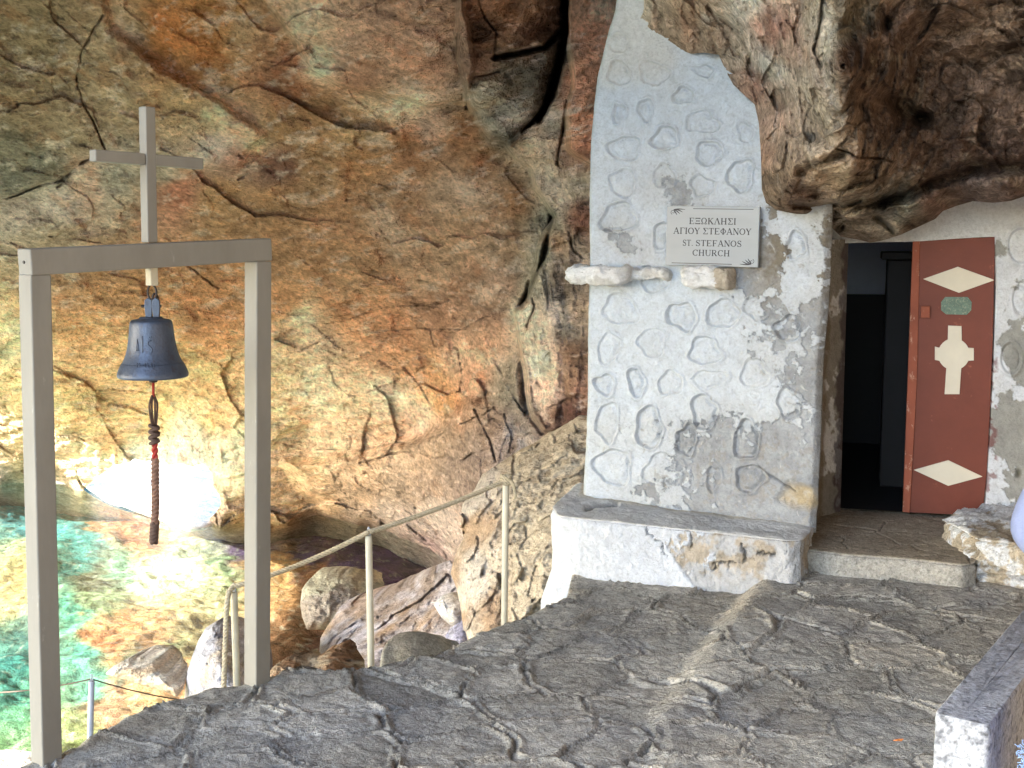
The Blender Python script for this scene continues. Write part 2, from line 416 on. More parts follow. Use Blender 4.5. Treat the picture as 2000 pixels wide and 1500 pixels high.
CRACKS = [([(200, 30), (165, 90), (152, 150), (158, 200), (190, 260), (210, 305)], 3.5, .30), ([(-300, 470), (0, 398), (60, 372), (120, 350), (190, 300)], 5, .45),
          ([(190, 300), (150, 330), (110, 365)], 4, .3), ([(368, 520), (395, 542), (432, 566)], 2.5, .25), ([(498, 325), (520, 330), (548, 345), (540, 392)], 5, .35), ([(470, 300), (498, 325), (470, 350)], 4, .3),
          ([(890, 60), (888, 130), (905, 158), (907, 215)], 4, .5), ([(907, 155), (960, 142), (1010, 128)], 4, .45), ([(928, -60), (945, 30), (968, 60), (966, 110)], 3, .35),
          ([(966, 110), (1000, 105), (1020, 100), (1060, 95), (1090, 60)], 6, .6), ([(1106, -60), (1100, 60), (1092, 120), (1076, 190), (1050, 240)], 6, 1.3), ([(1108, 200), (1100, 260), (1090, 330)], 5, .4),
          ([(805, 590), (850, 597), (880, 585)], 3, .3), ([(838, 640), (846, 690), (860, 720)], 2.5, .25), ([(100, 463), (200, 474)], 3, .15), ([(1075, 430), (1060, 500), (1040, 545), (1020, 600)], 6, .6),
          ([(1035, 560), (1042, 600), (1030, 640)], 4, .35), ([(1110, 455), (1118, 490), (1140, 505)], 3.5, .3), ([(900, 680), (905, 720), (900, 760), (930, 790)], 2.5, .2), ([(640, 640), (760, 600), (860, 590)], 2.5, .2),
          ([(340, 250), (420, 300)], 2, .15), ([(560, 870), (700, 880), (860, 850), (1000, 780)], 3, .3), ([(600, 800), (720, 770), (850, 700)], 2, .2), ([(540, 700), (700, 650), (900, 640), (1010, 600)], 2.5, .2),
          ([(930, 800), (960, 850), (975, 900)], 5, .4), ([(700, 905), (800, 880), (900, 900), (960, 870)], 4, .35), ([(0, 830), (130, 850), (160, 860)], 2.5, .2), ([(0, 740), (70, 730), (200, 750), (330, 780)], 2.0, .2),
          ([(1040, 800), (1100, 780), (1150, 770)], 4, .4), ([(970, 700), (1000, 760), (1030, 800)], 4, .35), ([(1010, 845), (1060, 842), (1110, 830)], 5, .5), ([(155, 915), (160, 940), (175, 965)], 3, .3)]
# colour patches of the rock itself: (px, py, r, g, b)
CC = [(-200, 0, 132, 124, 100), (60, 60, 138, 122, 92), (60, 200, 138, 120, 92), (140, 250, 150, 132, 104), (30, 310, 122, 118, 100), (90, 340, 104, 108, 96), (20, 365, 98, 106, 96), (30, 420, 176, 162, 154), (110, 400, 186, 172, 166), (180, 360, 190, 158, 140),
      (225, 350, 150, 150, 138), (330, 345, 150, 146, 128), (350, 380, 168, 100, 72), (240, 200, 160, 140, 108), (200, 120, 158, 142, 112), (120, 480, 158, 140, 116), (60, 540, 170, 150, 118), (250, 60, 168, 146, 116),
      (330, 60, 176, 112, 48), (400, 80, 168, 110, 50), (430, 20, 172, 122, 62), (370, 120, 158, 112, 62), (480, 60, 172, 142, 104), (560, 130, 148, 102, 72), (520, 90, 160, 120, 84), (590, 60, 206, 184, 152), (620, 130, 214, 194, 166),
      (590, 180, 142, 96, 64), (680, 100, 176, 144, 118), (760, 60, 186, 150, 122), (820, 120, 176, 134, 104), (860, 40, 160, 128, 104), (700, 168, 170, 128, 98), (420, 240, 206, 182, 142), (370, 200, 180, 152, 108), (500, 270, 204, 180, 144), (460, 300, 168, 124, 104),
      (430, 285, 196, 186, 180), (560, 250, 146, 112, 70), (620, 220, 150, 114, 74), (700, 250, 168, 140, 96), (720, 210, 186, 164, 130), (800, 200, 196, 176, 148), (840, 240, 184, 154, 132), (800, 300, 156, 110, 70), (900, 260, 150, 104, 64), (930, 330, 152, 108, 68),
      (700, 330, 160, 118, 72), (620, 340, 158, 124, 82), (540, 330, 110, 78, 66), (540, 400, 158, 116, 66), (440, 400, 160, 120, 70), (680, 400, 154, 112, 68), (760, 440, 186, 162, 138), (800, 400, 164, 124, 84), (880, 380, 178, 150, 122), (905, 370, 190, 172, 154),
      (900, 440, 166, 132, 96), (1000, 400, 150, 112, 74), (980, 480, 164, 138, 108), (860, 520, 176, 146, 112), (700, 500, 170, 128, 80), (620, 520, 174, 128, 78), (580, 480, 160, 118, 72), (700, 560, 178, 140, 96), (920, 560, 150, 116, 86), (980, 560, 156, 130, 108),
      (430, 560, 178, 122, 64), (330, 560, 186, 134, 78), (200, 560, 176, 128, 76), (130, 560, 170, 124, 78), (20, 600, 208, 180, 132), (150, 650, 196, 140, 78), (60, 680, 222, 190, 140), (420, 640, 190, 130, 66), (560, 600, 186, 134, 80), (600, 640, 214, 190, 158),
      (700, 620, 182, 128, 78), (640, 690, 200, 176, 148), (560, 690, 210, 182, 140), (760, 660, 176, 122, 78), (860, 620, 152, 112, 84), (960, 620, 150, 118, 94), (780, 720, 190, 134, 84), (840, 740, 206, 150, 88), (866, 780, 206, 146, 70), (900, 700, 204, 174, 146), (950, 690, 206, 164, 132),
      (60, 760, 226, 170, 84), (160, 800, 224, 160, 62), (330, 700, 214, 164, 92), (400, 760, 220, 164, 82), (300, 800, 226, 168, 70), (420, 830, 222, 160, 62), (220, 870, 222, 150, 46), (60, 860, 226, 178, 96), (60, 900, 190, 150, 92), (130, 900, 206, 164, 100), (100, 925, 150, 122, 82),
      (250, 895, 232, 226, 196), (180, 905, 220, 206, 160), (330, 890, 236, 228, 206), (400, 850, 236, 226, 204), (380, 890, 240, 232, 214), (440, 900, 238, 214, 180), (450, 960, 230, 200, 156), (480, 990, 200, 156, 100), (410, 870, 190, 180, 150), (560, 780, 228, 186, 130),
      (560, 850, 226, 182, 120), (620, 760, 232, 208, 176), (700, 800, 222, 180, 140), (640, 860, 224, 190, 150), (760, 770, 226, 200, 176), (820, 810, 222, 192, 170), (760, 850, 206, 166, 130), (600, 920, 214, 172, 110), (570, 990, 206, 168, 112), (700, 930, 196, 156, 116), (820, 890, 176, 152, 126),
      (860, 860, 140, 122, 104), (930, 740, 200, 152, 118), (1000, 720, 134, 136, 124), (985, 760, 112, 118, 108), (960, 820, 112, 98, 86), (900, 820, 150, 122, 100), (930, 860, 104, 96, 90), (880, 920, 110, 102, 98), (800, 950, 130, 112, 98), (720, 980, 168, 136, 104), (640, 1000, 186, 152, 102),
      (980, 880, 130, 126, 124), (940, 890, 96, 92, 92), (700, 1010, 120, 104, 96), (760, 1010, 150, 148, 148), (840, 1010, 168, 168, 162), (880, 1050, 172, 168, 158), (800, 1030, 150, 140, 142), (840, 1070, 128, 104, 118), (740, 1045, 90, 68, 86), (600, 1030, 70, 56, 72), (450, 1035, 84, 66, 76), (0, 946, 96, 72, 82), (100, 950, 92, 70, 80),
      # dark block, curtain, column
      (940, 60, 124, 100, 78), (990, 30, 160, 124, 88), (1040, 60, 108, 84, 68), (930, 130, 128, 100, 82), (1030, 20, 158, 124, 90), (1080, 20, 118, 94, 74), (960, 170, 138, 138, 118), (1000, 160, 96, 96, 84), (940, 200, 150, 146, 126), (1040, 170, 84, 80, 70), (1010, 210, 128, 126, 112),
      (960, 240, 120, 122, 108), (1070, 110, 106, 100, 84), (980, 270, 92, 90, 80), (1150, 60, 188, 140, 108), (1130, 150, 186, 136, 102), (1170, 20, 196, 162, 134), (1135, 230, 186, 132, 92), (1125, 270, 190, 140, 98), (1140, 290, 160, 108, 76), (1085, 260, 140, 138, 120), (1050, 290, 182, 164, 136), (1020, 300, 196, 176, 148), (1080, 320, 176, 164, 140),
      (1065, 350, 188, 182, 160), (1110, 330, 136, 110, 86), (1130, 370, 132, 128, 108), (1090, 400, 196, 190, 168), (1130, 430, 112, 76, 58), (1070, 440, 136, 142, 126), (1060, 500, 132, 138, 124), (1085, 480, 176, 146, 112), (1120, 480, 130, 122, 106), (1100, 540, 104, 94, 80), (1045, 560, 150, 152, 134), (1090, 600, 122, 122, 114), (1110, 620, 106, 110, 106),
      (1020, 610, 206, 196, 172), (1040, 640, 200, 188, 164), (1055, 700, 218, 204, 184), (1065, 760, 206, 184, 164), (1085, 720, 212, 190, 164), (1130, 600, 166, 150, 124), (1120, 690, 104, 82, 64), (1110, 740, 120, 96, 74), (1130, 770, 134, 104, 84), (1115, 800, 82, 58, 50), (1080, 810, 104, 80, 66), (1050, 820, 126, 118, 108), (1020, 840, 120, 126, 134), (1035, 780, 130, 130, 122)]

def cave_fn(U, V):
    Yb = RD(U, V); p0 = rays(U, V, Yb)
    s = np.stack([p0[..., 0], p0[..., 1], p0[..., 2]], -1)
    wx = fbm(s, 0.9, 4, 3.1) * 16 + fbm(s, 4.0, 3, 5.5) * 5; wy = fbm(s, 0.9, 4, 9.7) * 16 + fbm(s, 4.0, 3, 1.5) * 5
    X, Y2 = U + wx, V + wy
    Y = Yb.copy()
    def reg(poly, amt, wdt=7):
        return amt * smooth(wdt, -wdt, sdf(X, Y2, poly))
    Y -= reg(R_LEFT, .26, 11) + reg(R_BULGE, .55) + reg(R_BLOCK, 2.0, 5) + reg(R_CURT, 2.1, 5) + reg(R_COLUMN, .9, 6)
    Y -= reg(R_WEDGE, .7, 14)
    # rounded edge of the dark block
    db = -sdf(X, Y2, R_BLOCK); Y += np.where(db > 0, .5 * np.exp(-db / 12), 0); Y -= np.where(db > 0, .22 * fbm(s, 2.6, 4, 131, .5, True), 0)
    cr = np.zeros(U.shape); crn = fbm(s, 2.2, 3, 111)
    for pts, wd, dp in CRACKS:
        d = seg_dist(U + wx * .8, V + wy * .8, pts); big_ = 1.0 if dp > .55 else .5; g = np.exp(-(d / (wd * (.42 if big_ < 1 else .8))) ** 2) * (1 if big_ == 1 else smooth(-.45, .25, crn)); Y += g * dp * big_; cr = np.maximum(cr, g * min(1, .4 + dp))
    near = smooth(1040, 1000, U) # strata lie along gentle up-right lines
    a = math.radians(17); ca, sa = math.cos(a), math.sin(a)
    st = np.stack([s[..., 0] * ca + s[..., 2] * sa, s[..., 1], (-s[..., 0] * sa + s[..., 2] * ca) * 3.2], -1)
    vert = smooth(1010, 1060, X) * smooth(240, 330, Y2)   # the curtain's flutes run down
    sv = np.stack([s[..., 0] * 3.0, s[..., 1] * 2, s[..., 2] * .6], -1)
    big = fbm(s, .55, 3, 2.2); mid = fbm(st, 1.0, 5, 4.4, .55, True); fin = fbm(st, 4.2, 5, 8.8, .6); flu = fbm(sv, 1.6, 5, 6.6, .55, True)
    blk = fbm(s, 1.9, 4, 12.0, .5)
    terr = (st[..., 2] * .55 + big * 1.6 + blk * .5); terr = (terr - np.floor(terr)); terr = smooth(0, .18, terr) * (1 - terr)
    det = fbm(st, 11, 4, 18.8, .62); Y += -.26 * big - (1 - vert) * (.085 * mid + .07 * blk + .06 * terr) - vert * (.16 * flu + .10 * blk) - .065 * fin - .022 * det
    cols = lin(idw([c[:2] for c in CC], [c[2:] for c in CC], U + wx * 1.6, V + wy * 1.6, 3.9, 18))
    # streaks, veins, lichen
    v1 = fbm(st, 1.4, 6, 21, .62); v2 = fbm(st, 5.5, 5, 31, .6); v3 = fbm(s, 3.0, 5, 41, .6)
    vv = v1 * (1 - vert) + flu * vert * .6
    cols *= (1 + .26 * vv + .28 * v2 + .26 * det)[..., None]
    red = smooth(.12, .5, v3)[..., None] * (1 - smooth(1000, 1040, U))[..., None]; cols = cols * (1 - red * np.array([.0, .18, .30]))
    pale = smooth(.10, .42, fbm(st, 2.6, 7, 51, .66))[..., None]; cols = cols * (1 - .45 * pale) + .45 * pale * np.array([.66, .60, .50])
    vein = smooth(.70, .92, fbm(st * np.array([.55, 1, 1.4]), 1.5, 5, 61, .55, True))[..., None]; cols = cols * (1 - .42 * vein) + .42 * vein * np.array([.62, .56, .47])
    dk = smooth(.84, .95, fbm(st * np.array([1, 1, .6]), 2.3, 4, 71, .5, True)); cols *= (1 - .22 * dk)[..., None]; Y += .03 * dk
    wp = s + .25 * np.stack([fbm(s, 1.3, 3, 201), fbm(s, 1.3, 3, 202), fbm(s, 1.3, 3, 203)], -1); f1 = facet(wp * np.array([.8, .8, 1.5]), 1.25, 1.7); f2 = facet(wp * np.array([.8, .8, 1.6]), 3.6, 5.1); f0 = facet(wp * np.array([.8, .8, 1.3]), .55, 7.7); Y += -.23 * f0 - .05 * f1 - .022 * f2; cols *= (1 + .10 * f0 + .06 * f1 + .06 * f2)[..., None]
    cols *= (1 - .60 * cr)[..., None]
    # pale drip curtain above the opening
    dr = np.exp(-((V - 900) / 34) ** 2) * smooth(150, 190, U) * smooth(470, 420, U)
    strk = smooth(-.1, .5, fbm(np.stack([U / 9.0, V / 80.0, 0 * U], -1), 1.0, 4, 3, .6)); cols = cols * (1 - .55 * dr * strk)[..., None] + (.55 * dr * strk)[..., None] * np.array([.20, .19, .11])
    Y -= .06 * dr * strk
    bm_ = (.16 * smooth(1010, 960, U) * smooth(250, 420, V))[..., None]; cols = cols * (1 - bm_) + bm_ * np.array([.62, .46, .33]) * (1 + .4 * v2 + .4 * det)[..., None] * (1 - .6 * cr)[..., None]
    lum = cols.mean(-1, keepdims=True)
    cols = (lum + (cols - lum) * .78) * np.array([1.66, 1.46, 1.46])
    glow = (.34 * smooth(560, 800, V) * smooth(1000, 700, U))[..., None]; cols = cols * (1 - glow) + glow * np.array([.80, .64, .42]) * (1 + .4 * v2 + .3 * det)[..., None]  # cream glow painted into the lower-left rock colour
    return rays(U, V, Y), np.clip(cols, .015, .86)

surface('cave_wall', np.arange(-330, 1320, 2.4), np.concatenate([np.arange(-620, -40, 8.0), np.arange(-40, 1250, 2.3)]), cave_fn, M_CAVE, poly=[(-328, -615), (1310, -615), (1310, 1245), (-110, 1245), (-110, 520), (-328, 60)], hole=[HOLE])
tag(bpy.data.objects['cave_wall'], kind='structure')

# ------------------------------------------------------------------ cave roof, side walls (unseen, shaped to block sun and skylight)
def dome_fn(U, V):
    s = np.stack([U, V, 0 * U + 3], -1)
    z = 5.3 + .9 * fbm(s, .35, 4, 5, .5) + .12 * fbm(s, 2, 4, 8) + .06 * np.maximum(0, V - 8) - 0.9 * smooth(2.5, 4.5, U)
    m_ = smooth(-7.4, -9.4, U); z = z * (1 - m_) + m_ * (np.interp(V, [-6, 5.2, 7.4, 9.0, 11, 13, 17], [2.75, 2.75, 1.6, 1.45, .9, 1.5, 1.7]) + .15 * fbm(s, 1.5, 3, 88))  # left edge dropped low to keep sun off terrace and shore
    c = np.ones(U.shape + (3,)) * lin((150, 126, 98)) * (1 + .5 * fbm(s, .8, 5, 2))[..., None]
    return np.stack([U, V, z], -1), c
ROOF = [(-13.4, 19.3), (-13.4, 15.5), (-13.0, 14), (-12.2, 12), (-11.6, 9), (-10.6, 7), (-10.2, 5), (-10.2, 2.0), (-10.0, -1.6), (-9.0, -1.2), (-7.6, .8), (-6.0, 2.2), (-3.6, 2.4), (-2.6, 1.6), (-2.0, -.5), (-1.2, -2.5), (-.6, -5.5), (7.5, -5.5), (7.5, 15.5), (-7.2, 15.5), (-7.9, 18.6)]
surface('cave_roof_blocker', np.arange(-14, 7.6, .12), np.arange(-5.6, 19.7, .12), dome_fn, M_CAVE, poly=ROOF, flip=True,
        skirt=lambda b: [b + np.array([-.2, 0, .5]), b + np.array([.6, .2, 2.2])])
tag(bpy.data.objects['cave_roof_blocker'], kind='structure')
def side_fn(U, V):
    s = np.stack([0 * U + 2, U, V], -1)
    x = 3.9 + .5 * fbm(s, .6, 4, 4) + .1 * fbm(s, 3, 4, 9) - .35 * np.maximum(0, V - 1.5) - .10 * np.maximum(0, 1.0 - U) ** 1.75
    return np.stack([x, U, V], -1), np.ones(U.shape + (3,)) * lin((140, 120, 96)) * (1 + .5 * fbm(s, .9, 5, 2))[..., None]
surface('cave_side_blocker', np.arange(-7, 9.0, .12), np.arange(-1.0, 6.2, .12), side_fn, M_CAVE)
tag(bpy.data.objects['cave_side_blocker'], kind='structure')

# ------------------------------------------------------------------ sea bed and water
SC_ = [(-260, 1000, 214, 200, 160), (-260, 1200, 214, 200, 160), (-400, 980, 220, 206, 168), (-700, 1200, 220, 206, 168), (-1500, 1100, 220, 206, 168), (-300, 1450, 214, 200, 160), (-120, 1000, 50, 110, 118), (40, 985, 66, 128, 134), (160, 1000, 74, 132, 136), (40, 1030, 190, 170, 110), (130, 1060, 60, 110, 100), (60, 1080, 214, 160, 92), (20, 1120, 200, 160, 100), (150, 1010, 60, 150, 148), (200, 980, 178, 110, 62),  # leading pale-sand points lie out of view, added for bounce light
       (260, 1000, 190, 108, 56), (240, 1050, 110, 150, 120), (300, 1080, 214, 206, 160), (350, 1060, 224, 216, 170), (420, 1080, 190, 180, 130), (440, 1060, 120, 132, 96), (500, 1080, 190, 140, 88), (180, 1080, 104, 96, 70), (200, 1130, 150, 160, 110), (60, 1170, 110, 128, 110), (40, 1200, 70, 110, 100), (150, 1150, 90, 170, 140),
       (30, 1240, 50, 120, 110), (30, 1290, 70, 134, 118), (150, 1220, 90, 164, 142), (170, 1260, 104, 164, 138), (60, 1320, 120, 180, 130), (110, 1340, 180, 176, 110), (30, 1400, 150, 186, 120), (60, 1460, 170, 170, 96), (-100, 1300, 40, 150, 128), (-100, 1450, 80, 150, 110),
       (180, 1180, 204, 118, 62), (240, 1170, 208, 124, 62), (300, 1160, 206, 132, 76), (200, 1210, 200, 112, 56), (280, 1210, 176, 118, 70), (340, 1130, 214, 158, 100), (250, 1240, 104, 96, 66), (330, 1230, 120, 128, 80), (380, 1180, 190, 156, 108), (420, 1140, 204, 170, 120), (440, 1200, 170, 150, 96),
       (230, 1290, 214, 140, 98), (200, 1330, 208, 136, 96), (300, 1370, 176, 168, 90), (180, 1380, 170, 176, 96), (360, 1270, 208, 122, 66), (300, 1260, 200, 130, 76), (220, 1420, 206, 116, 80), (300, 1340, 214, 150, 96), (150, 1460, 190, 120, 80), (460, 1250, 176, 112, 70),
       (560, 1060, 190, 130, 70), (620, 1080, 160, 96, 56), (560, 1120, 182, 120, 68), (600, 1150, 130, 84, 54), (560, 1180, 134, 84, 52), (600, 1200, 110, 66, 48), (580, 1250, 196, 104, 72), (560, 1290, 200, 110, 76), (620, 1240, 120, 62, 50), (640, 1220, 70, 48, 56),
       (480, 1035, 74, 50, 84), (600, 1045, 62, 42, 84), (680, 1070, 60, 38, 84), (760, 1080, 84, 44, 96), (800, 1120, 104, 54, 88), (860, 1110, 110, 62, 92), (720, 1100, 84, 42, 88), (760, 1150, 110, 50, 100), (700, 1130, 66, 38, 80), (900, 1150, 110, 66, 92), (820, 1060, 70, 44, 70), (880, 1090, 90, 60, 84), (1100, 1200, 90, 60, 80), (1100, 1500, 90, 70, 80)]  # purples: shadowed, reflecting water painted into the bed colour
def bed_fn(U, V):
    s = np.stack([U, V, 0 * U], -1)
    n = fbm(s, .8, 5, 3, .55); n2 = fbm(s, 5, 4, 13, .6)
    z = WATER - .75 + .22 * n + .05 * n2
    pos = np.stack([U, V, z], -1); pw = pos.copy(); pw[..., 2] = WATER - .35
    px, py = project(pw); px = px + fbm(s, 1.8, 5, 23, .65) * 60; py = py + fbm(s, 1.8, 5, 33, .65) * 26
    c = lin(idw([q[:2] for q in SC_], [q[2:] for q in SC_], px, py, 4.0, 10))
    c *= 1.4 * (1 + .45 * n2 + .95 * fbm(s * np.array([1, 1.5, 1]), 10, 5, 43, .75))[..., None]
    cor = smooth(.62, .88, fbm(s, 6, 3, 53, .55, True))[..., None]; c = c * (1 - .5 * cor) + .5 * cor * np.array([.62, .55, .40])  # caustic-like light ridges painted into the bed colour
    lb = c.mean(-1, keepdims=True); c = lb + (c - lb) * .82
    return pos, np.clip(c, .01, .8)
surface('sea_bed', np.concatenate([np.arange(-30, -13, .3), np.arange(-13, 4, .036)]), np.arange(6.5, 23, .04), bed_fn, vcol_mat('sea_bed', fine=7, amp=.5, bump=.8, dist=.08), flip=True)  # leftward stretch out of view added to bounce sun onto the wall
tag(bpy.data.objects['sea_bed'], kind='structure')
me = bpy.data.meshes.new('sea'); me.from_pydata([(-3000, -3000, -5.5), (3000, -3000, -5.5), (3000, 3000, -5.5), (-3000, 3000, -5.5)], [], [(0, 1, 2, 3)])
o = link('deep_ground', me, paint_mat('deep', (26, 66, 84), rough=.9)); tag(o, kind='structure')

m, t, b = new_mat('water'); t.nodes.remove(b)
out = t.nodes['Material Output']
tr = N(t, 'ShaderNodeBsdfTransparent'); tr.inputs[0].default_value = (.86, .97, .95, 1)
gl = N(t, 'ShaderNodeBsdfGlossy', Roughness=.04); gl.inputs[0].default_value = (1, 1, 1, 1)
fr = N(t, 'ShaderNodeFresnel', IOR=1.3); mx = N(t, 'ShaderNodeMixShader')
tc = N(t, 'ShaderNodeTexCoord'); mp = N(t, 'ShaderNodeMapping'); mp.inputs['Scale'].default_value = (1.0, 2.2, 1); t.links.new(tc.outputs['Object'], mp.inputs[0])
n1 = N(t, 'ShaderNodeTexNoise', Scale=4.0, Detail=5.0, Roughness=.6, Distortion=.7); t.links.new(mp.outputs[0], n1.inputs['Vector'])
bp = N(t, 'ShaderNodeBump', Strength=.6, Distance=.09); t.links.new(n1.outputs[0], bp.inputs['Height'])
t.links.new(bp.outputs[0], gl.inputs['Normal'])
fm_ = N(t, 'ShaderNodeMath', operation='MULTIPLY'); t.links.new(fr.outputs[0], fm_.inputs[0]); fm_.inputs[1].default_value = .5
t.links.new(fm_.outputs[0], mx.inputs[0]); t.links.new(tr.outputs[0], mx.inputs[1]); t.links.new(gl.outputs[0], mx.inputs[2]); t.links.new(mx.outputs[0], out.inputs[0])
M_WATER = m
me = bpy.data.meshes.new('water'); me.from_pydata([(-2500, -2500, WATER), (2500, -2500, WATER), (2500, 2500, WATER), (-2500, 2500, WATER)], [], [(0, 1, 2, 3)])
o = link('water', me, M_WATER); tag(o, kind='structure')

# white rock slab added outside so the low opening shows blown-out bright
OE = [tuple(PZ(x, y, WATER)[:2]) for x, y in [(60, 950), (150, 955), (180, 966), (215, 985), (260, 1000), (300, 1012), (340, 1026), (370, 1034), (400, 1031), (440, 1012), (520, 1000)]]
def out_fn(U, V):
    s = np.stack([U, V, 0 * U + 9], -1)
    z = WATER + .02 + .16 * smooth(0, 1.2, -sdf(U, V, OP)) + .05 * np.maximum(0, V - 19) + .12 * fbm(s, 1.2, 5, 6)
    return np.stack([U, V, z], -1), np.ones(U.shape + (3,)) * lin((240, 236, 226)) * (1 + .15 * fbm(s, 2, 5, 2))[..., None]
OP = OE + [(-2, 34), (-18, 34)]
surface('outer_white_slab', np.arange(-18, -1, .1), np.arange(17, 34, .1), out_fn, M_ROCK, poly=OP, flip=True, skirt=lambda b: [b + np.array([0, .03, -.05]), b + np.array([-.2, 1.2, -.3])])
tag(bpy.data.objects['outer_white_slab'], kind='structure')

# ------------------------------------------------------------------ paved terrace
EDGE = [(-260, 1640), (-60, 1545), (58, 1494), (100, 1482), (150, 1466), (190, 1437), (232, 1414), (244, 1402), (330, 1372), (372, 1362), (415, 1346), (470, 1340), (525, 1326), (570, 1312), (640, 1316), (700, 1306), (735, 1304), (752, 1298),
        (790, 1288), (850, 1284), (900, 1258), (940, 1236), (985, 1216), (1030, 1206), (1085, 1182), (1108, 1168), (1116, 1132), (1130, 1122), (1300, 1122)]
TP = [tuple(PZ(a, b, 0)[:2]) for a, b in EDGE]
TP = [(-4.6, -3), (-3.2, 2.0)] + TP + [(1.2, 7.5), (4.5, 7.5), (4.5, -3)]
CR0, CR1, CR2 = PZ(1520, 1100, 0), PZ(1400, 1260, 0), PZ(1285, 1410, 0)
SLABS = _rs.rand(900, 2) * np.array([9.5, 12]) + np.array([-4.7, -3.2])
SH = _rs.randn(900); SA = _rs.rand(900) * 6.28; SCX = _rs.rand(900)
def stones(x, y, k=5):
    s = np.stack([x, y, 0 * x], -1)
    xx = x + .10 * fbm(s, 2.3, 3, 3) + .03 * fbm(s, 8, 3, 9); yy = y + .10 * fbm(s, 2.3, 3, 13) + .03 * fbm(s, 8, 3, 19)
    xx, yy = (xx * .82 + yy * .30), (yy * .95 - xx * .26)
    d1 = np.full(x.shape, 9.); d2 = d1.copy(); i1 = np.zeros(x.shape, int)
    gx, gy = .36, .27; ci = np.floor(xx / gx).astype(int); cj = np.floor(yy / gy).astype(int)
    for a in (-1, 0, 1):
        for b in (-1, 0, 1):
            ii, jj = ci + a, cj + b; h = ((ii * 73856093) ^ (jj * 19349663)) % 900
            ox, oy = (ii + .5 + .78 * (SCX[h] - .5)) * gx, (jj + .5 + .78 * (((SH[h] * 7.7) % 1) - .5)) * gy
            d = np.hypot(xx - ox, (yy - oy) * 1.1)
            nw = d < d1; d2 = np.where(nw, d1, np.minimum(d2, d)); i1 = np.where(nw, h, i1); d1 = np.where(nw, d, d1)
    return d2 - d1, i1
def pave_h(U, V):
    s = np.stack([U, V, 0 * U], -1)
    e, i = stones(U, V)
    side = sdf(U, V, [(CR0.x, 9), (CR0.x, CR0.y), (CR1.x, CR1.y), (CR2.x, CR2.y), (CR2.x - .25, 3.0), (-.6, -4), (9, -4), (9, 9)])
    up = smooth(.09, -.07, side) * smooth(3.3, 5.0, V)
    z = .085 * up * (.35 + .65 * smooth(4.4, 6.4, V)) + .012 * fbm(s, 1.2, 4, 2)
    tilt = np.cos(SA[i]) * np.sin(U * 6 + SA[i]) * .007 + SH[i] * .006
    groove = np.exp(-(e / .009) ** 2); ridge = np.exp(-((e - .026) / .013) ** 2) * (.6 + .4 * smooth(-.2, .3, fbm(s, 3, 3, 77)))
    gm = smooth(-.4, .1, fbm(s, 2.3, 3, 88)); groove = groove * gm
    z = z + tilt * .8 * smooth(0, .05, e) - .013 * groove + .022 * ridge + .008 * smooth(0, .12, e)
    z += .005 * fbm(s, 7, 5, 33, .6) + .004 * facet(s + .1 * fbm(s, 4, 2, 7)[..., None], 5.5, 3.3) + .005 * fbm(s, 34, 3, 43) - .004 * smooth(.75, .95, fbm(s, 5, 3, 91, .5, True))
    return z, e, i, groove, ridge, side
def pave_fn(U, V):
    z, e, i, groove, ridge, side = pave_h(U, V)
    s = np.stack([U, V, 0 * U], -1)
    c = np.ones(U.shape + (3,)) * lin((178, 176, 169)) * (1 + .13 * SH[i].clip(-1.5, 1.5))[..., None]
    warm = smooth(-.3, .5, fbm(s, 1.1, 4, 66))[..., None] * smooth(-1.5, 1.5, U)[..., None]
    c = c * (1 - warm * .6) + .6 * warm * lin((178, 170, 156))
    blue = smooth(.1, .5, fbm(s, 2.1, 3, 96))[..., None]; c = c * (1 - blue * .4) + .4 * blue * lin((160, 162, 166))
    rm = (ridge * .8 * smooth(-.3, .4, fbm(s, 5, 3, 27)))[..., None]; c = c * (1 - rm) + rm * lin((204, 196, 180))
    c *= (1 - .35 * groove)[..., None]
    c *= (1 + .25 * fbm(s, 7, 5, 57, .6) + .25 * fbm(s, 26, 3, 58))[..., None]
    return np.stack([U, V, z], -1), c
def pave_skirt(b):
    o = []
    for k, (dz, dx) in enumerate([(-.05, .015), (-.12, .03), (-.3, .05), (-.6, .12), (-1.1, .22), (-1.9, .3), (-3.2, .3)]):
        q = b.copy(); n = fbm(b + np.array([0, 0, dz]), 2.2, 3, 3.0); q[:, 2] += dz; q[:, 0] += dx + (.06 * n if k else 0); q[:, 1] -= dx + (.06 * n if k else 0); o.append(q)
    return o
surface('paved_terrace', np.arange(-4.7, 4.6, .0145), np.concatenate([np.arange(-3.0, 3.0, .12), np.arange(3.0, 7.4, .0125)]), pave_fn, M_PAVE, poly=TP, skirt=pave_skirt, flip=True)
tag(bpy.data.objects['paved_terrace'], kind='structure')

# ------------------------------------------------------------------ the chapel
W0 = PZ(1135, 965, .36); W1 = PZ(1590, 1020, .36)      # foot line of the front wall
wd = Vector((W1.x - W0.x, W1.y - W0.y, 0)).normalized(); wn = Vector((wd.y, -wd.x, 0))   # outward normal (towards the viewer)
D0 = PZ(1640, 992, .24); D1 = PZ(1920, 1008, .24)
dd = Vector((D1.x - D0.x, D1.y - D0.y, 0)).normalized(); dn = Vector((dd.y, -dd.x, 0))
def on_plane(px, py, p, n):
    d = rays(px, py, 1.0 + 0 * px) - np.array([0, 0, EYE]); k = (np.array(p) - np.array([0, 0, EYE])) @ np.array(n) / (d @ np.array(n))
    return d * k[..., None] + np.array([0, 0, EYE])
def PP(px, py, p, n): return Vector([float(v) for v in on_plane(np.float64(px), np.float64(py), p, n)])

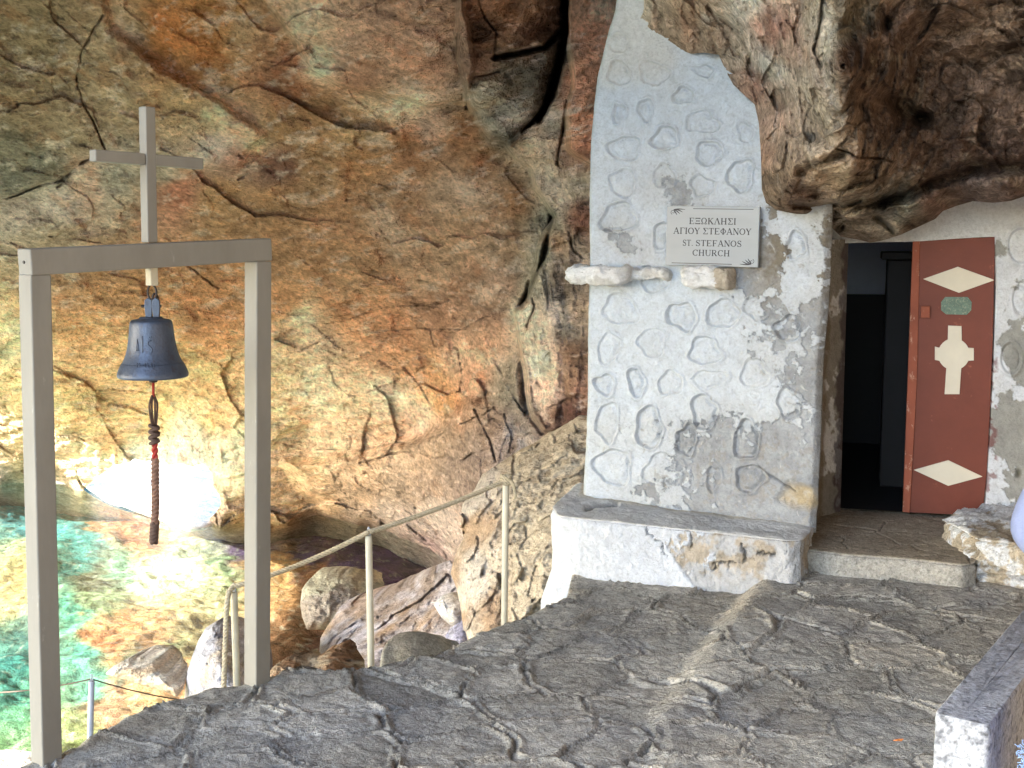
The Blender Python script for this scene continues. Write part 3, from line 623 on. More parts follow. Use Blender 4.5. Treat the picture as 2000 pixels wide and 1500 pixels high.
chapel = empty('chapel', (float(W0.x), float(W0.y), 0), 'whitewashed cave chapel with stones outlined in relief on its plaster', 'chapel')
RINGS = [(1208, 143, 22, 24), (1276, 142, 26, 24), (1373, 138, 18, 12), (1334, 187, 20, 16), (1209, 220, 14, 18), (1262, 214, 14, 20), (1373, 240, 34, 20), (1455, 257, 15, 20), (1220, 289, 30, 24), (1300, 271, 23, 22),
         (1384, 300, 25, 22), (1216, 357, 27, 25), (1296, 345, 21, 22), (1371, 362, 22, 20), (1446, 345, 23, 32), (1209, 425, 30, 30), (1293, 462, 16, 26), (1208, 85, 22, 16), (1213, 605, 37, 28), (1278, 545, 28, 25), (1333, 619, 27, 29), (1414, 612, 30, 28),
         (1190, 680, 20, 30), (1273, 670, 29, 26), (1377, 686, 33, 24), (1242, 747, 16, 25), (1181, 752, 18, 20), (1311, 749, 22, 26), (1385, 742, 32, 18), (1188, 825, 22, 35), (1268, 837, 26, 38), (1375, 805, 24, 33), (1197, 910, 35, 36),
         (1300, 920, 38, 34), (1392, 938, 14, 26), (1340, 860, 20, 28), (1455, 860, 25, 35), (1540, 790, 22, 26), (1480, 600, 24, 24), (1475, 730, 24, 30), (1462, 935, 26, 26), (1540, 640, 26, 24), (1555, 480, 20, 24)]
# where the lime plaster has come off (positive) or holds (negative)
WORN = [(1160, 300, -1.4), (1250, 100, -1.2), (1300, 200, -1.2), (1400, 200, -.9), (1450, 300, -1.1), (1200, 500, -1.0), (1212, 478, 1.1), (1190, 468, .5), (1228, 490, .9), (1160, 480, -1.2), (1300, 375, .35), (1325, 372, .7), (1345, 380, .4), (1270, 385, .1), (1260, 420, -.9), (1400, 390, -.7), (1500, 430, .7), (1498, 480, 1.2), (1500, 520, 1.4),
        (1470, 545, 1.2), (1540, 450, -1.0), (1560, 550, -1.0), (1612, 460, .9), (1605, 540, .6), (1440, 550, .7), (1160, 600, -1.6), (1300, 600, -1.5), (1300, 700, -1.6), (1400, 640, -1.1), (1420, 700, -.7), (1470, 590, .15), (1520, 600, .28), (1590, 600, .9), (1595, 680, .7), (1570, 650, .4),
        (1500, 660, .42), (1470, 700, .25), (1520, 720, .32), (1560, 740, .5), (1580, 800, .7), (1500, 790, -.5), (1450, 780, -.2), (1540, 820, .6), (1420, 820, .9), (1400, 860, 1.0), (1460, 840, .7), (1500, 870, 1.4), (1560, 900, 1.5), (1480, 950, 1.4), (1400, 920, .9), (1350, 890, .5), (1320, 850, .2), (1310, 830, .35), (1345, 820, .2),
        (1180, 850, .0), (1170, 870, .3), (1240, 830, .1), (1240, 870, .1), (1150, 900, -.6), (1200, 950, -.5), (1160, 950, -.9), (1260, 955, .9), (1340, 950, .7), (1300, 900, .2), (1250, 900, -.5), (1160, 760, -.9), (1230, 790, -.8), (1330, 790, -.5), (1320, 720, -1.3), (1440, 960, 1.3), (1560, 1000, 1.3), (1300, 980, .6)]
def wob(s, off, amp, sc): return amp * fbm(s, sc, 4, off)
def front_fn(U, V):
    p = on_plane(U, V, W0, wn); s = p
    X = U + wob(s, 3, 6, 8); Y = V + wob(s, 13, 6, 8)
    h = .009 * fbm(s, 3, 4, 5) + .0042 * fbm(s, 20, 4, 15, .62); shade_mottle = 0 * U
    h += .012 * fbm(s, 1.2, 3, 45)
    for k, (cx, cy, rx, ry) in enumerate(RINGS):
        a = np.arctan2((Y - cy) / ry, (X - cx) / rx); wv = 1 + .09 * np.sin(2 * a + k) + .10 * np.sin(3 * a + k * 2.1) + .06 * np.sin(5 * a + k * 1.3)
        r = np.hypot((X - cx) / rx, (Y - cy) / ry) / wv; dpx = (r - 1) * (rx + ry) / 2
        amp = .75 + .3 * math.sin(k * 5.1)
        h += amp * (-.018 * smooth(1.3, -1.5, dpx) + .010 * np.exp(-((dpx - 3) / 2.6) ** 2)) + amp * smooth(0, -5, dpx) * (.013 * smooth(-3, -12, dpx) + .008 * fbm(s, 24, 4, 55, .6))
        shade_mottle = np.maximum(shade_mottle, amp * np.exp(-((dpx + 2.2) / 2.0) ** 2)); shade_mottle = np.maximum(shade_mottle, .35 * smooth(0, -5, dpx) * smooth(-.1, .5, fbm(s, 16, 3, 56)))  # shade painted inside each ring's rim, plus grey mottling of its face
    bias = RBFW(U, V)
    n = fbm(s, 6, 6, 25, .68) * 1.2 + fbm(s, 26, 4, 35, .6) * .7
    worn = smooth(-.05, .05, bias * .85 + n - .42)
    h -= .008 * worn; h += .003 * worn * fbm(s, 30, 4, 65, .6)
    edge = np.exp(-((bias * .85 + n - .40) / .06) ** 2); h += .003 * edge
    e = sdf(U, V, WALLP)
    h -= .06 * smooth(-16, 4, e) ** 2
    # crevice and hollow near the foot of the wall
    cr = np.exp(-(seg_dist(X, Y, [(1478, 912), (1520, 942), (1545, 962)]) / 2.2) ** 2); h -= .012 * cr
    hl = smooth(14, -4, sdf(X, Y, [(1520, 975), (1540, 950), (1580, 958), (1590, 990), (1550, 985)])); h -= .03 * hl
    white = np.ones(U.shape + (3,)) * lin((192, 201, 213)) * (1 + .05 * fbm(s, 2, 4, 75) + .06 * fbm(s, 14, 4, 76))[..., None]
    yel = smooth(.0, .5, fbm(s, 1.6, 4, 85))[..., None] * smooth(420, 100, V)[..., None]; white = white * (1 - .35 * yel) + .35 * yel * lin((212, 200, 178))
    grey = np.ones(U.shape + (3,)) * lin((146, 150, 156)) * (1 + .16 * fbm(s, 6, 5, 95) + .14 * fbm(s, 40, 3, 96))[..., None]
    brn = smooth(1440, 1500, U) * smooth(620, 560, V) * smooth(380, 420, V); brn = np.maximum(brn, smooth(1588, 1600, U) * .5)[..., None]  # right-edge brown paints the shadow strip onto the wall return
    grey = grey * (1 - brn) + brn * lin((124, 118, 108)); grey = grey * (1 - hl[..., None]) + hl[..., None] * lin((170, 156, 130))
    scr = smooth(.84, .95, fbm(s * np.array([1, 1, .5]), 12, 3, 105, .5, True))[..., None]; grey = grey * (1 - .5 * scr) + .5 * scr * lin((206, 208, 210))
    thin = (.42 * smooth(-.75, .5, bias + .9 * fbm(s, 3.5, 5, 125, .62)))[..., None]; white = white * (1 - thin) + thin * lin((176, 178, 180))
    wz = (worn * (.72 + .28 * smooth(-.3, .2, fbm(s, 12, 4, 135, .65))))[..., None]; c = white * (1 - wz) + grey * wz
    g = (shade_mottle * (1 - worn))[..., None]; c = c * (1 - .09 * g) * (1 - np.array([0, .015, .05]) * g)
    c = c * (1 - .5 * cr[..., None])
    sp = smooth(.45, .6, fbm(s, 30, 3, 115) + .25 * bias)[..., None]; c = c * (1 - .45 * sp) + .45 * sp * lin((150, 146, 140))
    pos = p + h[..., None] * np.array(wn)
    return pos, c
RBFW = RBF([q[:2] for q in WORN], [q[2] for q in WORN])
WALLP = [(1222, -120), (1204, -40), (1196, 20), (1182, 62), (1170, 110), (1160, 150), (1153, 210), (1147, 280), (1145, 400), (1146, 520), (1143, 640), (1142, 760), (1138, 880), (1134, 940), (1133, 990), (1588, 1045), (1590, 1000), (1596, 900), (1600, 800), (1604, 700), (1612, 620), (1618, 540), (1620, 470), (1622, 380), (1640, -120)]
def wall_skirt(b):
    q = b.copy(); q[:, :2] += np.array([wd.x * .02 - wn.x * .03, wd.y * .02 - wn.y * .03]) * 0
    r = b + np.array([.02, .04, 0]); r2 = b + np.array([.30, .95, 0])
    right = b[:, 0] > (W1.x - .12); r[right] = b[right] + np.array([-.005, .05, 0]); r2[right] = b[right] + np.array([.16, .86, 0])
    m = .5 * (r + r2); m += (fbm(m, 5, 3)[:, None]) * .01
    return [r, m, r2]
surface('front_wall', np.arange(1126, 1646, 1.35), np.arange(-125, 1050, 1.35), front_fn, M_PLAS, poly=WALLP, skirt=wall_skirt, parent=chapel)

# wall round the doorway
def reveal_col(s, a=(168, 164, 158)):
    wv = smooth(.0, .12, fbm(s, 7, 5, 12, .62)); c = lin(a) * (1 - wv[..., None]) + wv[..., None] * lin((214, 216, 218))
    return c * (1 + .2 * fbm(s, 18, 4, 4))[..., None]
DOOR_TOP = PP(1800, 470, D0, dn).z
def doorwall_fn(U, V):
    p = on_plane(U, V, D0 + dn * .05, dn)
    s = p; h = .010 * fbm(s, 3, 4, 5) + .004 * fbm(s, 16, 4, 15)
    for (cx, cy, rx, ry) in [(1995, 480, 26, 34), (1992, 585, 14, 28), (1975, 700, 20, 30), (2040, 560, 30, 30), (2060, 700, 30, 30)]:
        dpx = (np.hypot((U - cx) / rx, (V - cy) / ry) - 1) * rx; h += .012 * np.exp(-((dpx - 2) / 2.5) ** 2) - .012 * np.exp(-((dpx + 2.5) / 2.5) ** 2)
    bias = RW2(U, V); n = fbm(s, 6, 6, 25, .62) * 1.2 + fbm(s, 22, 4, 35) * .4; worn = smooth(-.06, .06, bias + n - .3)[..., None]
    h = h - .008 * worn[..., 0] - .02 * np.exp(-((U - 1990) / 6) ** 2 - ((V - 925) / 12) ** 2)
    c = lin((222, 226, 232)) * (1 - worn) + worn * lin((160, 160, 156)) * (1 + .2 * fbm(s, 16, 4, 9))[..., None]
    dark_spot = smooth(.5, 1, np.exp(-((U - 1990) / 10) ** 2 - ((V - 925) / 16) ** 2))[..., None]; c = c * (1 - .7 * dark_spot) + .7 * dark_spot * lin((70, 66, 40))  # dark olive spot over the small hollow
    redp = (smooth(1952, 1944, U) * smooth(640, 700, V) * smooth(.05, .3, fbm(s, 26, 4, 19)))[..., None]; c = c * (1 - .7 * redp) + .7 * redp * lin((120, 60, 60))
    return p + h[..., None] * np.array(dn), c
RW2 = RBF([(1960, 430), (2000, 430), (1955, 480), (1970, 560), (1990, 640), (1965, 700), (1990, 800), (1960, 850), (1950, 900), (1990, 960), (1940, 1000), (2100, 500), (2100, 900), (1945, 700), (1944, 560), (1700, 430), (1850, 440)],
          [-.9, -.7, .7, -.1, .3, .4, .5, .9, -.2, .7, -.2, 0, .5, -.5, -.5, -1, -1])
DW = [(1560, 300), (1560, 475), (1660, 475), (1800, 471), (1870, 466), (1944, 462), (1946, 560), (1942, 700), (1934, 850), (1927, 960), (1922, 1012), (1920, 1150), (2260, 1150), (2260, 180), (1560, 180)]
surface('side_wall', np.arange(1560, 2262, 1.6), np.arange(180, 1152, 1.6), doorwall_fn, M_PLAS, poly=DW, parent=chapel,
        skirt=lambda b: [b - np.array(dn) * .03, b - np.array(dn) * .30])
# left jamb of the doorway: rendered reveal with worn paint
JA, JB = PP(1612, 1010, D0 + dn * .10, dn), PP(1641, 994, D0, dn)
def jamb_fn(U, V):
    L = PPn(1612 + 8 * (1 - V), U, .10); R = PPn(1641 + 16 * (1 - V), U, -.02)
    return L, R
def jamb(U, V):   # U 0..1 across, V 0..1 up
    ptop, pbot = 468.0, 1006.0
    py = ptop + (pbot - ptop) * (1 - V)
    xl = 1574 + 22 * V; xr = 1641 + 16 * V
    a = on_plane(xl, py, D0 + dn * .34, dn); b = on_plane(xr, py, D0 + dn * .01, dn)
    p = a * (1 - U)[..., None] + b * U[..., None]; s = p
    p = p + (.008 * fbm(s, 7, 4, 3) + .003 * fbm(s, 30, 3, 6))[..., None] * np.array(dn)
    c = reveal_col(s, (150, 146, 138)); shd = (smooth(.5, .4, U + .12 * fbm(s, 9, 4, 54)) * .8)[..., None]; c = c * (1 - shd) + shd * lin((122, 110, 96)); dk = (smooth(.74, .88, U + .25 * fbm(s, 14, 4, 44)))[..., None]; c = c * (1 - .75 * dk) + .75 * dk * lin((66, 52, 60))  # brown shadow strip painted on the outer part of the jamb
    return p, c
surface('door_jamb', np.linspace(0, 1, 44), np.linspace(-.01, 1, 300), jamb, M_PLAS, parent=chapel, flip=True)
# lintel return + interior room
def obox(p0, p1, z0, z1, back, nrm):
    a = Vector((p0.x, p0.y, z0)); b = Vector((p1.x, p1.y, z0)); bk = -nrm * back
    vs = [a, b, b + bk, a + bk] + [v + Vector((0, 0, z1 - z0)) for v in (a, b, b + bk, a + bk)]
    return vs, [(0, 1, 2, 3), (4, 7, 6, 5), (0, 4, 5, 1), (1, 5, 6, 2), (2, 6, 7, 3), (3, 7, 4, 0)]
ra = D0 - dd * .5 - dn * .06; rb = D1 + dd * 1.0 - dn * .06
vs, fs = obox(ra, rb, .23, 2.35, 2.8, dn)
fs = [f for f in fs if f != (0, 4, 5, 1)]
poly_mesh('inner_room', vs, [tuple(reversed(f)) for f in fs], M_ROOM, chapel)
# near wall strip that closes the room round the opening
def strip(px0, px1, py0, py1, off=-.05, off2=-.07):
    q = [PP(x, y, D0 + dn * off, dn) for x, y in ((px0, py0), (px1, py0), (px1, py1), (px0, py1))]; r = [v + dn * (off2 - off) for v in q]
    return q + r, [(0, 1, 2, 3), (7, 6, 5, 4), (0, 4, 5, 1), (1, 5, 6, 2), (2, 6, 7, 3), (3, 7, 4, 0)]
# bench in front of the wall
BF0, BF1 = PZ(1090, 1006, .36), PZ(1562, 1058, .33)
def ledge(name, path, inner, zb, zt, mat, colf, parent, nu=520, nv0=90, nv1=70, flare=None, rnd=.025, amp=.012, off=0.0, dmg=None):
    path = [Vector(p).to_2d() for p in path]; inner = [Vector(p).to_2d() for p in inner]
    def resample(pl, n):
        L = np.concatenate([[0], np.cumsum([(b - a).length for a, b in zip(pl[:-1], pl[1:])])]); t = np.linspace(0, L[-1], n)
        return np.stack([np.interp(t, L, [p.x for p in pl]), np.interp(t, L, [p.y for p in pl])], -1), L[-1]
    A, L = resample(path, nu)
    k = 7; ker = np.hanning(2 * k + 1); ker /= ker.sum(); Ap = np.pad(A, ((k, k), (0, 0)), 'edge'); A = np.stack([np.convolve(Ap[:, i], ker, 'valid') for i in (0, 1)], -1)
    B = np.stack([np.interp(np.linspace(0, 1, nu), np.linspace(0, 1, len(inner)), [p[i] for p in inner]) for i in (0, 1)], -1)
    T = np.gradient(A, axis=0); T /= np.linalg.norm(T, axis=1)[:, None] + 1e-9; NO = np.stack([T[:, 1], -T[:, 0]], -1)
    vv = np.concatenate([np.linspace(0, 1, nv0), 1 + np.linspace(0, 1, nv1)[1:]])
    Ui = np.arange(nu)
    def fn(U, V):
        ui = U.astype(int); a = A[ui]; b = B[ui]; no = NO[ui]
        up = np.clip(V, 0, 1); inn = np.clip(V - 1, 0, 1)
        ztt = zt(A[ui, 0], ui / nu) if callable(zt) else zt; zbb = zb
        z = zbb + (ztt - zbb) * up
        xy = a * (1 - inn)[..., None] + b * inn[..., None]
        dt = (ztt - z); rr = np.where(V <= 1, rnd * np.exp(-(dt / rnd) * 1.6), 0); xy = xy - no * rr[..., None]
        z = z - np.where(V > 1, rnd * .5 * np.exp(-(np.linalg.norm(a - xy, axis=-1) / rnd) * 1.5), rnd * .5 * np.exp(-dt / rnd * 2))
        if flare is not None: xy = xy + no * (flare(ui / nu, up) * (V <= 1))[..., None]
        s = np.concatenate([xy, z[..., None]], -1)
        d = amp * fbm(s, 4, 4, 3 + off) + amp * .4 * fbm(s, 22, 4, 9 + off, .6)
        c, dh = colf(s, ui / nu, V); d = d + dh
        n3 = np.where((V <= 1)[..., None], np.concatenate([no, 0 * z[..., None]], -1), np.array([0, 0, 1.0]))
        wgt = np.clip((np.abs(V - 1) * 14), .35, 1)
        return s + n3 * (d * wgt)[..., None], c
    o = surface(name, Ui, vv, fn, mat, parent=parent, flip=False)
    return o
def bench_col(s, u, V):
    px, py = project(s)
    n = fbm(s, 7, 6, 25, .62)
    white = lin((204, 210, 220)) * (1 + .08 * fbm(s, 9, 4, 5) + .07 * fbm(s, 30, 4, 6))[..., None]
    # front: broken plaster band from the middle to the right; smooth white at the left
    line = px - (1262 + (py - 1015) * .72)
    broken = smooth(-3, 3, line + 10 * n); n5 = fbm(s, 11, 6, 55, .68); n6 = fbm(s, 24, 5, 56, .62)
    rock = smooth(-.06, .06, n5 + .10 + .40 * smooth(1330, 1440, px) - .45 * smooth(1060, 1030, py) - .2 * smooth(1300, 1270, px))
    stone = lin((176, 166, 152)) * (1 + .5 * n6)[..., None]; grey = lin((182, 184, 188)) * (1 + .25 * n6)[..., None]
    mix = smooth(-.1, .1, fbm(s, 6, 5, 77, .6) + .1)[..., None]
    brk = (stone * (1 - mix) + grey * mix); bw = (broken * rock)[..., None]
    dirty = (.35 * smooth(-.1, .4, fbm(s, 4, 5, 78)) * smooth(0, 60, line))[..., None]; white = white * (1 - dirty) + dirty * lin((190, 184, 172))
    front = white * (1 - bw) + brk * bw
    cav = 0
    for pts, w_ in (([(1335, 1024), (1356, 1019), (1378, 1023)], 3.2), ([(1262, 1018), (1270, 1045), (1300, 1086)], 1.2), ([(1450, 1066), (1452, 1082), (1444, 1096)], 3), ([(1482, 1080), (1522, 1086)], 2.5), ([(1390, 1108), (1430, 1104)], 2.5), ([(1340, 1030), (1352, 1048), (1350, 1062)], 1.6)):
        cav = np.maximum(cav, np.exp(-(seg_dist(px + 22 * n5, py + 22 * n6, pts) / w_) ** 2))
    cav = np.maximum(cav, .7 * broken * smooth(.86, .97, fbm(s, 7, 4, 79, .5, True)))
    front = front * (1 - .6 * cav)[..., None]
    dh = -.012 * broken * rock - .03 * cav + .016 * broken * n5 + .006 * broken * n6
    top = lin((198, 200, 202)) * (1 + .15 * fbm(s, 9, 5, 21) + .1 * fbm(s, 40, 3, 22))[..., None]
    wtop = smooth(.05, .22, fbm(s, 6, 5, 31) + .35 * smooth(1.12, 1.0, V) - .1 + .05 * smooth(.45, .1, u))[..., None]; top = top * (1 - wtop) + wtop * lin((212, 214, 216))
    yl = (smooth(1.72, 1.95, V + .1 * n) * smooth(.1, .3, n * .5 + .4))[..., None]; top = top * (1 - .6 * yl) + .6 * yl * lin((186, 172, 140))
    hole = np.exp(-(seg_dist(px, py + 4 * n, [(1145, 990), (1162, 986), (1205, 986)]) / 4.5) ** 2); top = top * (1 - .6 * hole)[..., None]
    isT = smooth(.995, 1.02, V)[..., None]
    return front * (1 - isT) + top * isT, dh * (V <= 1) - .03 * hole * (V > 1) + .006 * n * (V > 1)
bl = PZ(1078, 1003, .36)
path = [Vector((W0.x - .02, W0.y + .35, 0)), Vector((BF0.x - .03, BF0.y + .22, 0)), BF0, Vector((BF0.x + .12, BF0.y - .07, 0)), BF0.lerp(BF1, .5) + Vector((0, -.012, 0)), BF1 - (BF1 - BF0) * .04, BF1 + Vector((.035, .05, 0)), Vector((W1.x + .02, W1.y + .05, 0))]
inner = [Vector((W0.x + .04, W0.y + .35, 0)), W0 + Vector((.02, .06, 0)), W0 + Vector((.08, .03, 0)), W0.lerp(W1, .5) + wn * -.04, W1 - wn * .05]
ledge('stone_bench', path, inner, -.30, lambda x, u: .36 - .03 * smooth(.3, 1, u), M_PLAS, bench_col, chapel, nu=620, flare=lambda u, up: .10 * smooth(.55, .0, up) * smooth(.55, .1, u), amp=.017)

# doorstep
S0, S1 = PZ(1500, 1062, .22), PZ(1904, 1103, .22)
def step_col(s, u, V):
    n = fbm(s, 5, 5, 3)
    fr = lin((168, 166, 160)) * (1 + .18 * fbm(s, 9, 5, 13) + .12 * fbm(s, 40, 3, 23))[..., None]
    e, i = stones(s[..., 0], s[..., 1]); g = np.exp(-(e / .008) ** 2)
    tp = lin((160, 150, 134)) * (1 + .22 * fbm(s, 6, 5, 33) + .12 * fbm(s, 30, 3, 43))[..., None] * (1 - .4 * g)[..., None]
    isT = smooth(.99, 1.03, V)[..., None]
    return fr * (1 - isT) + tp * isT, .006 * fbm(s, 26, 4, 53, .6) * (V <= 1) + (-.008 * g + .004 * n) * (V > 1)
path = [S0 + Vector((-.25, .10, 0)), S0, S0.lerp(PZ(1700, 1089, .22), .8), PZ(1762, 1090, .22), S1 - Vector((.06, 0, 0)), S1 + Vector((.03, .05, 0)), S1 + Vector((.10, .4, 0))]
inner = [D0 - dn * .3 - dd * .5, D0 - dn * .3, D0.lerp(D1, .5) - dn * .3, D1 - dn * .3 + dd * .25]
ledge('doorstep', path, inner, -.1, .22, M_CONC, step_col, chapel, nu=420, nv0=50, nv1=110, amp=.008, off=30)
# interior floor beyond the threshold is the room's own box; threshold strip
q0, q1 = PP(1638, 996, D0, dn), PP(1922, 1010, D0, dn)
# rough footing right of the step
F0, F1 = PZ(1908, 1030, .40), PZ(2120, 1052, .40)
def foot_col(s, u, V):
    n = fbm(s, 8, 5, 3, .6); m = smooth(-.05, .1, n + .25 * (V - .6))[..., None]
    c = lin((176, 166, 148)) * (1 + .3 * fbm(s, 9, 5, 13))[..., None]; c = c * (1 - m) + m * lin((214, 218, 222)) * (1 + .1 * fbm(s, 20, 3, 5))[..., None]
    lay = fbm(s * np.array([1, 1, 3]), 5, 4, 61, .6)
    return c * (1 - .3 * smooth(.1, .4, lay))[..., None], .03 * n - .03 * smooth(.1, .4, lay)
path = [Vector((F0.x - .02, F0.y + .5, 0)), F0, F0 + (F1 - F0) * .3, F1]
inner = [D1 + dd * .0 + dn * .02, D1 + dd * .1 + dn * .02, D1 + dd * .3 + dn * .02, D1 + dd * .8 + dn * .02]
ledge('footing', path, inner, -.05, .34, M_CONC, foot_col, chapel, nu=260, nv0=80, nv1=50, amp=.02, off=50, rnd=.05)

# projecting shelf stones
def rock_blob(name, c, ax, ay, az, rx, ry, rz, mat, colf, parent=None, sub=5, power=2.6, namp=.10, nsc=2.2, seed=0.0, tr=None):
    import bmesh
    bm = bmesh.new(); bmesh.ops.create_icosphere(bm, subdivisions=sub, radius=1.0)
    V = np.array([v.co[:] for v in bm.verts]); Fc = [[v.index for v in f.verts] for f in bm.faces]; bm.free()
    p = power; k = (np.abs(V) ** p).sum(1) ** (-1 / p); V = V * k[:, None]
    R = np.stack([np.array(ax), np.array(ay), np.array(az)])
    W = (V * np.array([rx, ry, rz])) @ R + np.array(c)
    nrm = (V / np.array([rx, ry, rz])); nrm = nrm @ R; nrm /= np.linalg.norm(nrm, axis=1)[:, None]
    r = (rx * ry * rz) ** (1 / 3); s = W / r
    W = W + nrm * (r * namp * (fbm(s, nsc * .6, 3, seed) * 1.4 + fbm(s, nsc * 2, 4, seed + 9, .55) * .5 - .35 * smooth(.3, .9, fbm(s * np.array([1, 1, 2.5]), nsc, 4, seed + 19, .5, True))))[:, None]
    if tr is not None: W = tr(W)
    me = bpy.data.meshes.new(name); me.from_pydata(W.tolist(), [], Fc); me.update()
    me.polygons.foreach_set('use_smooth', np.ones(len(Fc), bool))
    cc = np.ones((len(W), 4), np.float32); cc[:, :3] = np.clip(colf(W, V), .01, .9); a = me.color_attributes.new('Col', 'FLOAT_COLOR', 'POINT'); a.data.foreach_set('color', cc.ravel())
    return link(name, me, mat, parent)
UPV = Vector((0, 0, 1))
def white_stone(W, V):
    n = smooth(-.15, .15, fbm(W, 9, 5, 5, .6))[:, None]; c = lin((220, 222, 226)) * (1 - .5 * n) + .5 * n * lin((170, 166, 158)); return c * (1 + .1 * fbm(W, 30, 3, 2))[:, None]
def tan_stone(W, V):
    n = smooth(-.15, .15, fbm(W, 9, 5, 5, .6))[:, None]; return (lin((190, 182, 170)) * (1 - .5 * n) + .5 * n * lin((150, 142, 130))) * (1 + .2 * fbm(W, 30, 3, 2))[:, None]
for (x0, x1, y0, y1, dep, colf, se) in [(1120, 1246, 519, 553, .13, white_stone, 1), (1236, 1312, 524, 546, .055, white_stone, 11), (1340, 1418, 522, 560, .10, white_stone, 4), (1408, 1438, 524, 564, .09, tan_stone, 7)]:
    a, b = PP(x0, (y0 + y1) / 2, W0, wn), PP(x1, (y0 + y1) / 2, W0, wn); c = (a + b) / 2 + wn * dep * .35
    up, lo = PP((x0 + x1) / 2, y0, W0, wn), PP((x0 + x1) / 2, y1, W0, wn)
    rock_blob('shelf_stone', c, wd, wn, UPV, (b - a).length / 2, dep, (up - lo).length / 2, M_PLAS, colf, chapel, sub=5, power=5, namp=.26, nsc=1.9, seed=se)

# door
DP = lambda x, y, o=0.0: PP(x, y, D0 + dn * o, dn)
leaf_c = [(1797, 466), (1944, 463), (1940, 640), (1934, 800), (1927, 930), (1919, 1007), (1776, 1001), (1785, 740)]
def slab(name, pts, o0, o1, mat, parent, bevel=.002):
    f = [DP(x, y, o1) for x, y in pts]; b = [v + dn * (o0 - o1) for v in f]; n = len(pts)
    fs = [tuple(range(n))[::-1], tuple(range(n, 2 * n))] + [(i, (i + 1) % n, n + (i + 1) % n, n + i) for i in range(n)]
    o = poly_mesh(name, f + b, fs, mat, parent, bevel=bevel)
    return o
def fixn(o):
    import bmesh
    bm = bmesh.new(); bm.from_mesh(o.data); bmesh.ops.recalc_face_normals(bm, faces=bm.faces); bm.to_mesh(o.data); bm.free(); return o
door = bpy.data.objects.new('door', None); COL.objects.link(door); door.location = DP(1900, 1000); door.parent = chapel; door.matrix_parent_inverse = world_inv(chapel)
door.rotation_euler = (0, 0, 0); bpy.context.view_layer.update()
fixn(slab('door_leaf', leaf_c, -.02, .012, M_RED, door))
fixn(slab('door_edge', [(1783, 467), (1797, 466.5), (1791, 740), (1777, 1001.5), (1763, 1000), (1773, 740)], -.02, .026, M_REDF, door))
fixn(slab('diamond_panel', [(1803, 545), (1871, 521), (1943, 547), (1873, 572)], .012, .022, M_CREAM, door, .001))
fixn(slab('diamond_panel', [(1785, 918), (1852, 899), (1919, 931), (1852, 949)], .012, .022, M_CREAM, door, .001))
cx, cy, r = 1863, 692, 31
pts = [(1852, 636), (1878, 637)]
def arc(a0, a1, n=5): return [(cx + r * math.cos(math.radians(a0 + (a1 - a0) * i / (n - 1))), cy + r * math.sin(math.radians(a0 + (a1 - a0) * i / (n - 1)))) for i in range(n)]
pts += arc(-60, -24) + [(1902, 680), (1902, 704)] + arc(24, 62) + [(1874, 770), (1845, 770)] + arc(118, 156) + [(1826, 703), (1826, 677)] + arc(204, 248)
fixn(slab('door_cross', pts, .012, .024, M_CREAM, door, .001))
pl = [(1846, 580), (1890, 580), (1898, 590), (1897, 606), (1888, 615), (1848, 614), (1838, 606), (1838, 590)]
fixn(slab('name_plate', pl, .012, .017, M_PLATE, door, .001))
o = fixn(slab('latch', [(1799, 598), (1816, 598), (1816, 621), (1798, 621)], .012, .045, M_REDF, door, .003))
# dark stand and board added to deepen the room's shade
shade_obj = empty('shade_stand', tuple(DP(1760, 900, -1.2)), 'tall dark upright added to deepen the shade inside the open chapel doorway', 'shade_stand')
c = DP(1772, 780, -.9); vs, fs = box(Vector((c.x, c.y, 1.02)), dd, dn, UPV, .34, .3, 1.56); poly_mesh('shade_stand_body', vs, fs, M_DIM, shade_obj, bevel=.01)
vs, fs = box(Vector((c.x, c.y, 1.83)), dd, dn, UPV, .42, .36, .05); poly_mesh('shade_stand_cap', vs, fs, M_DIM, shade_obj, bevel=.008)
# floor inside, coloured near-black to keep the room in shade
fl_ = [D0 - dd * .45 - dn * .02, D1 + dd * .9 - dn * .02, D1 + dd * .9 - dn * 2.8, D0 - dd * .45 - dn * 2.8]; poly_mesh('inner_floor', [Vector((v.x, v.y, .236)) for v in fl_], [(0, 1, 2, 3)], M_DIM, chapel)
vs, fs = box(Vector((DP(1700, 800, -2.6).x, DP(1700, 800, -2.6).y, .85)), dd, dn, UPV, 2.2, .06, 1.25); poly_mesh('shade_board', vs, fs, M_DIM, chapel)  # added dark board, shade for the lower back of the room

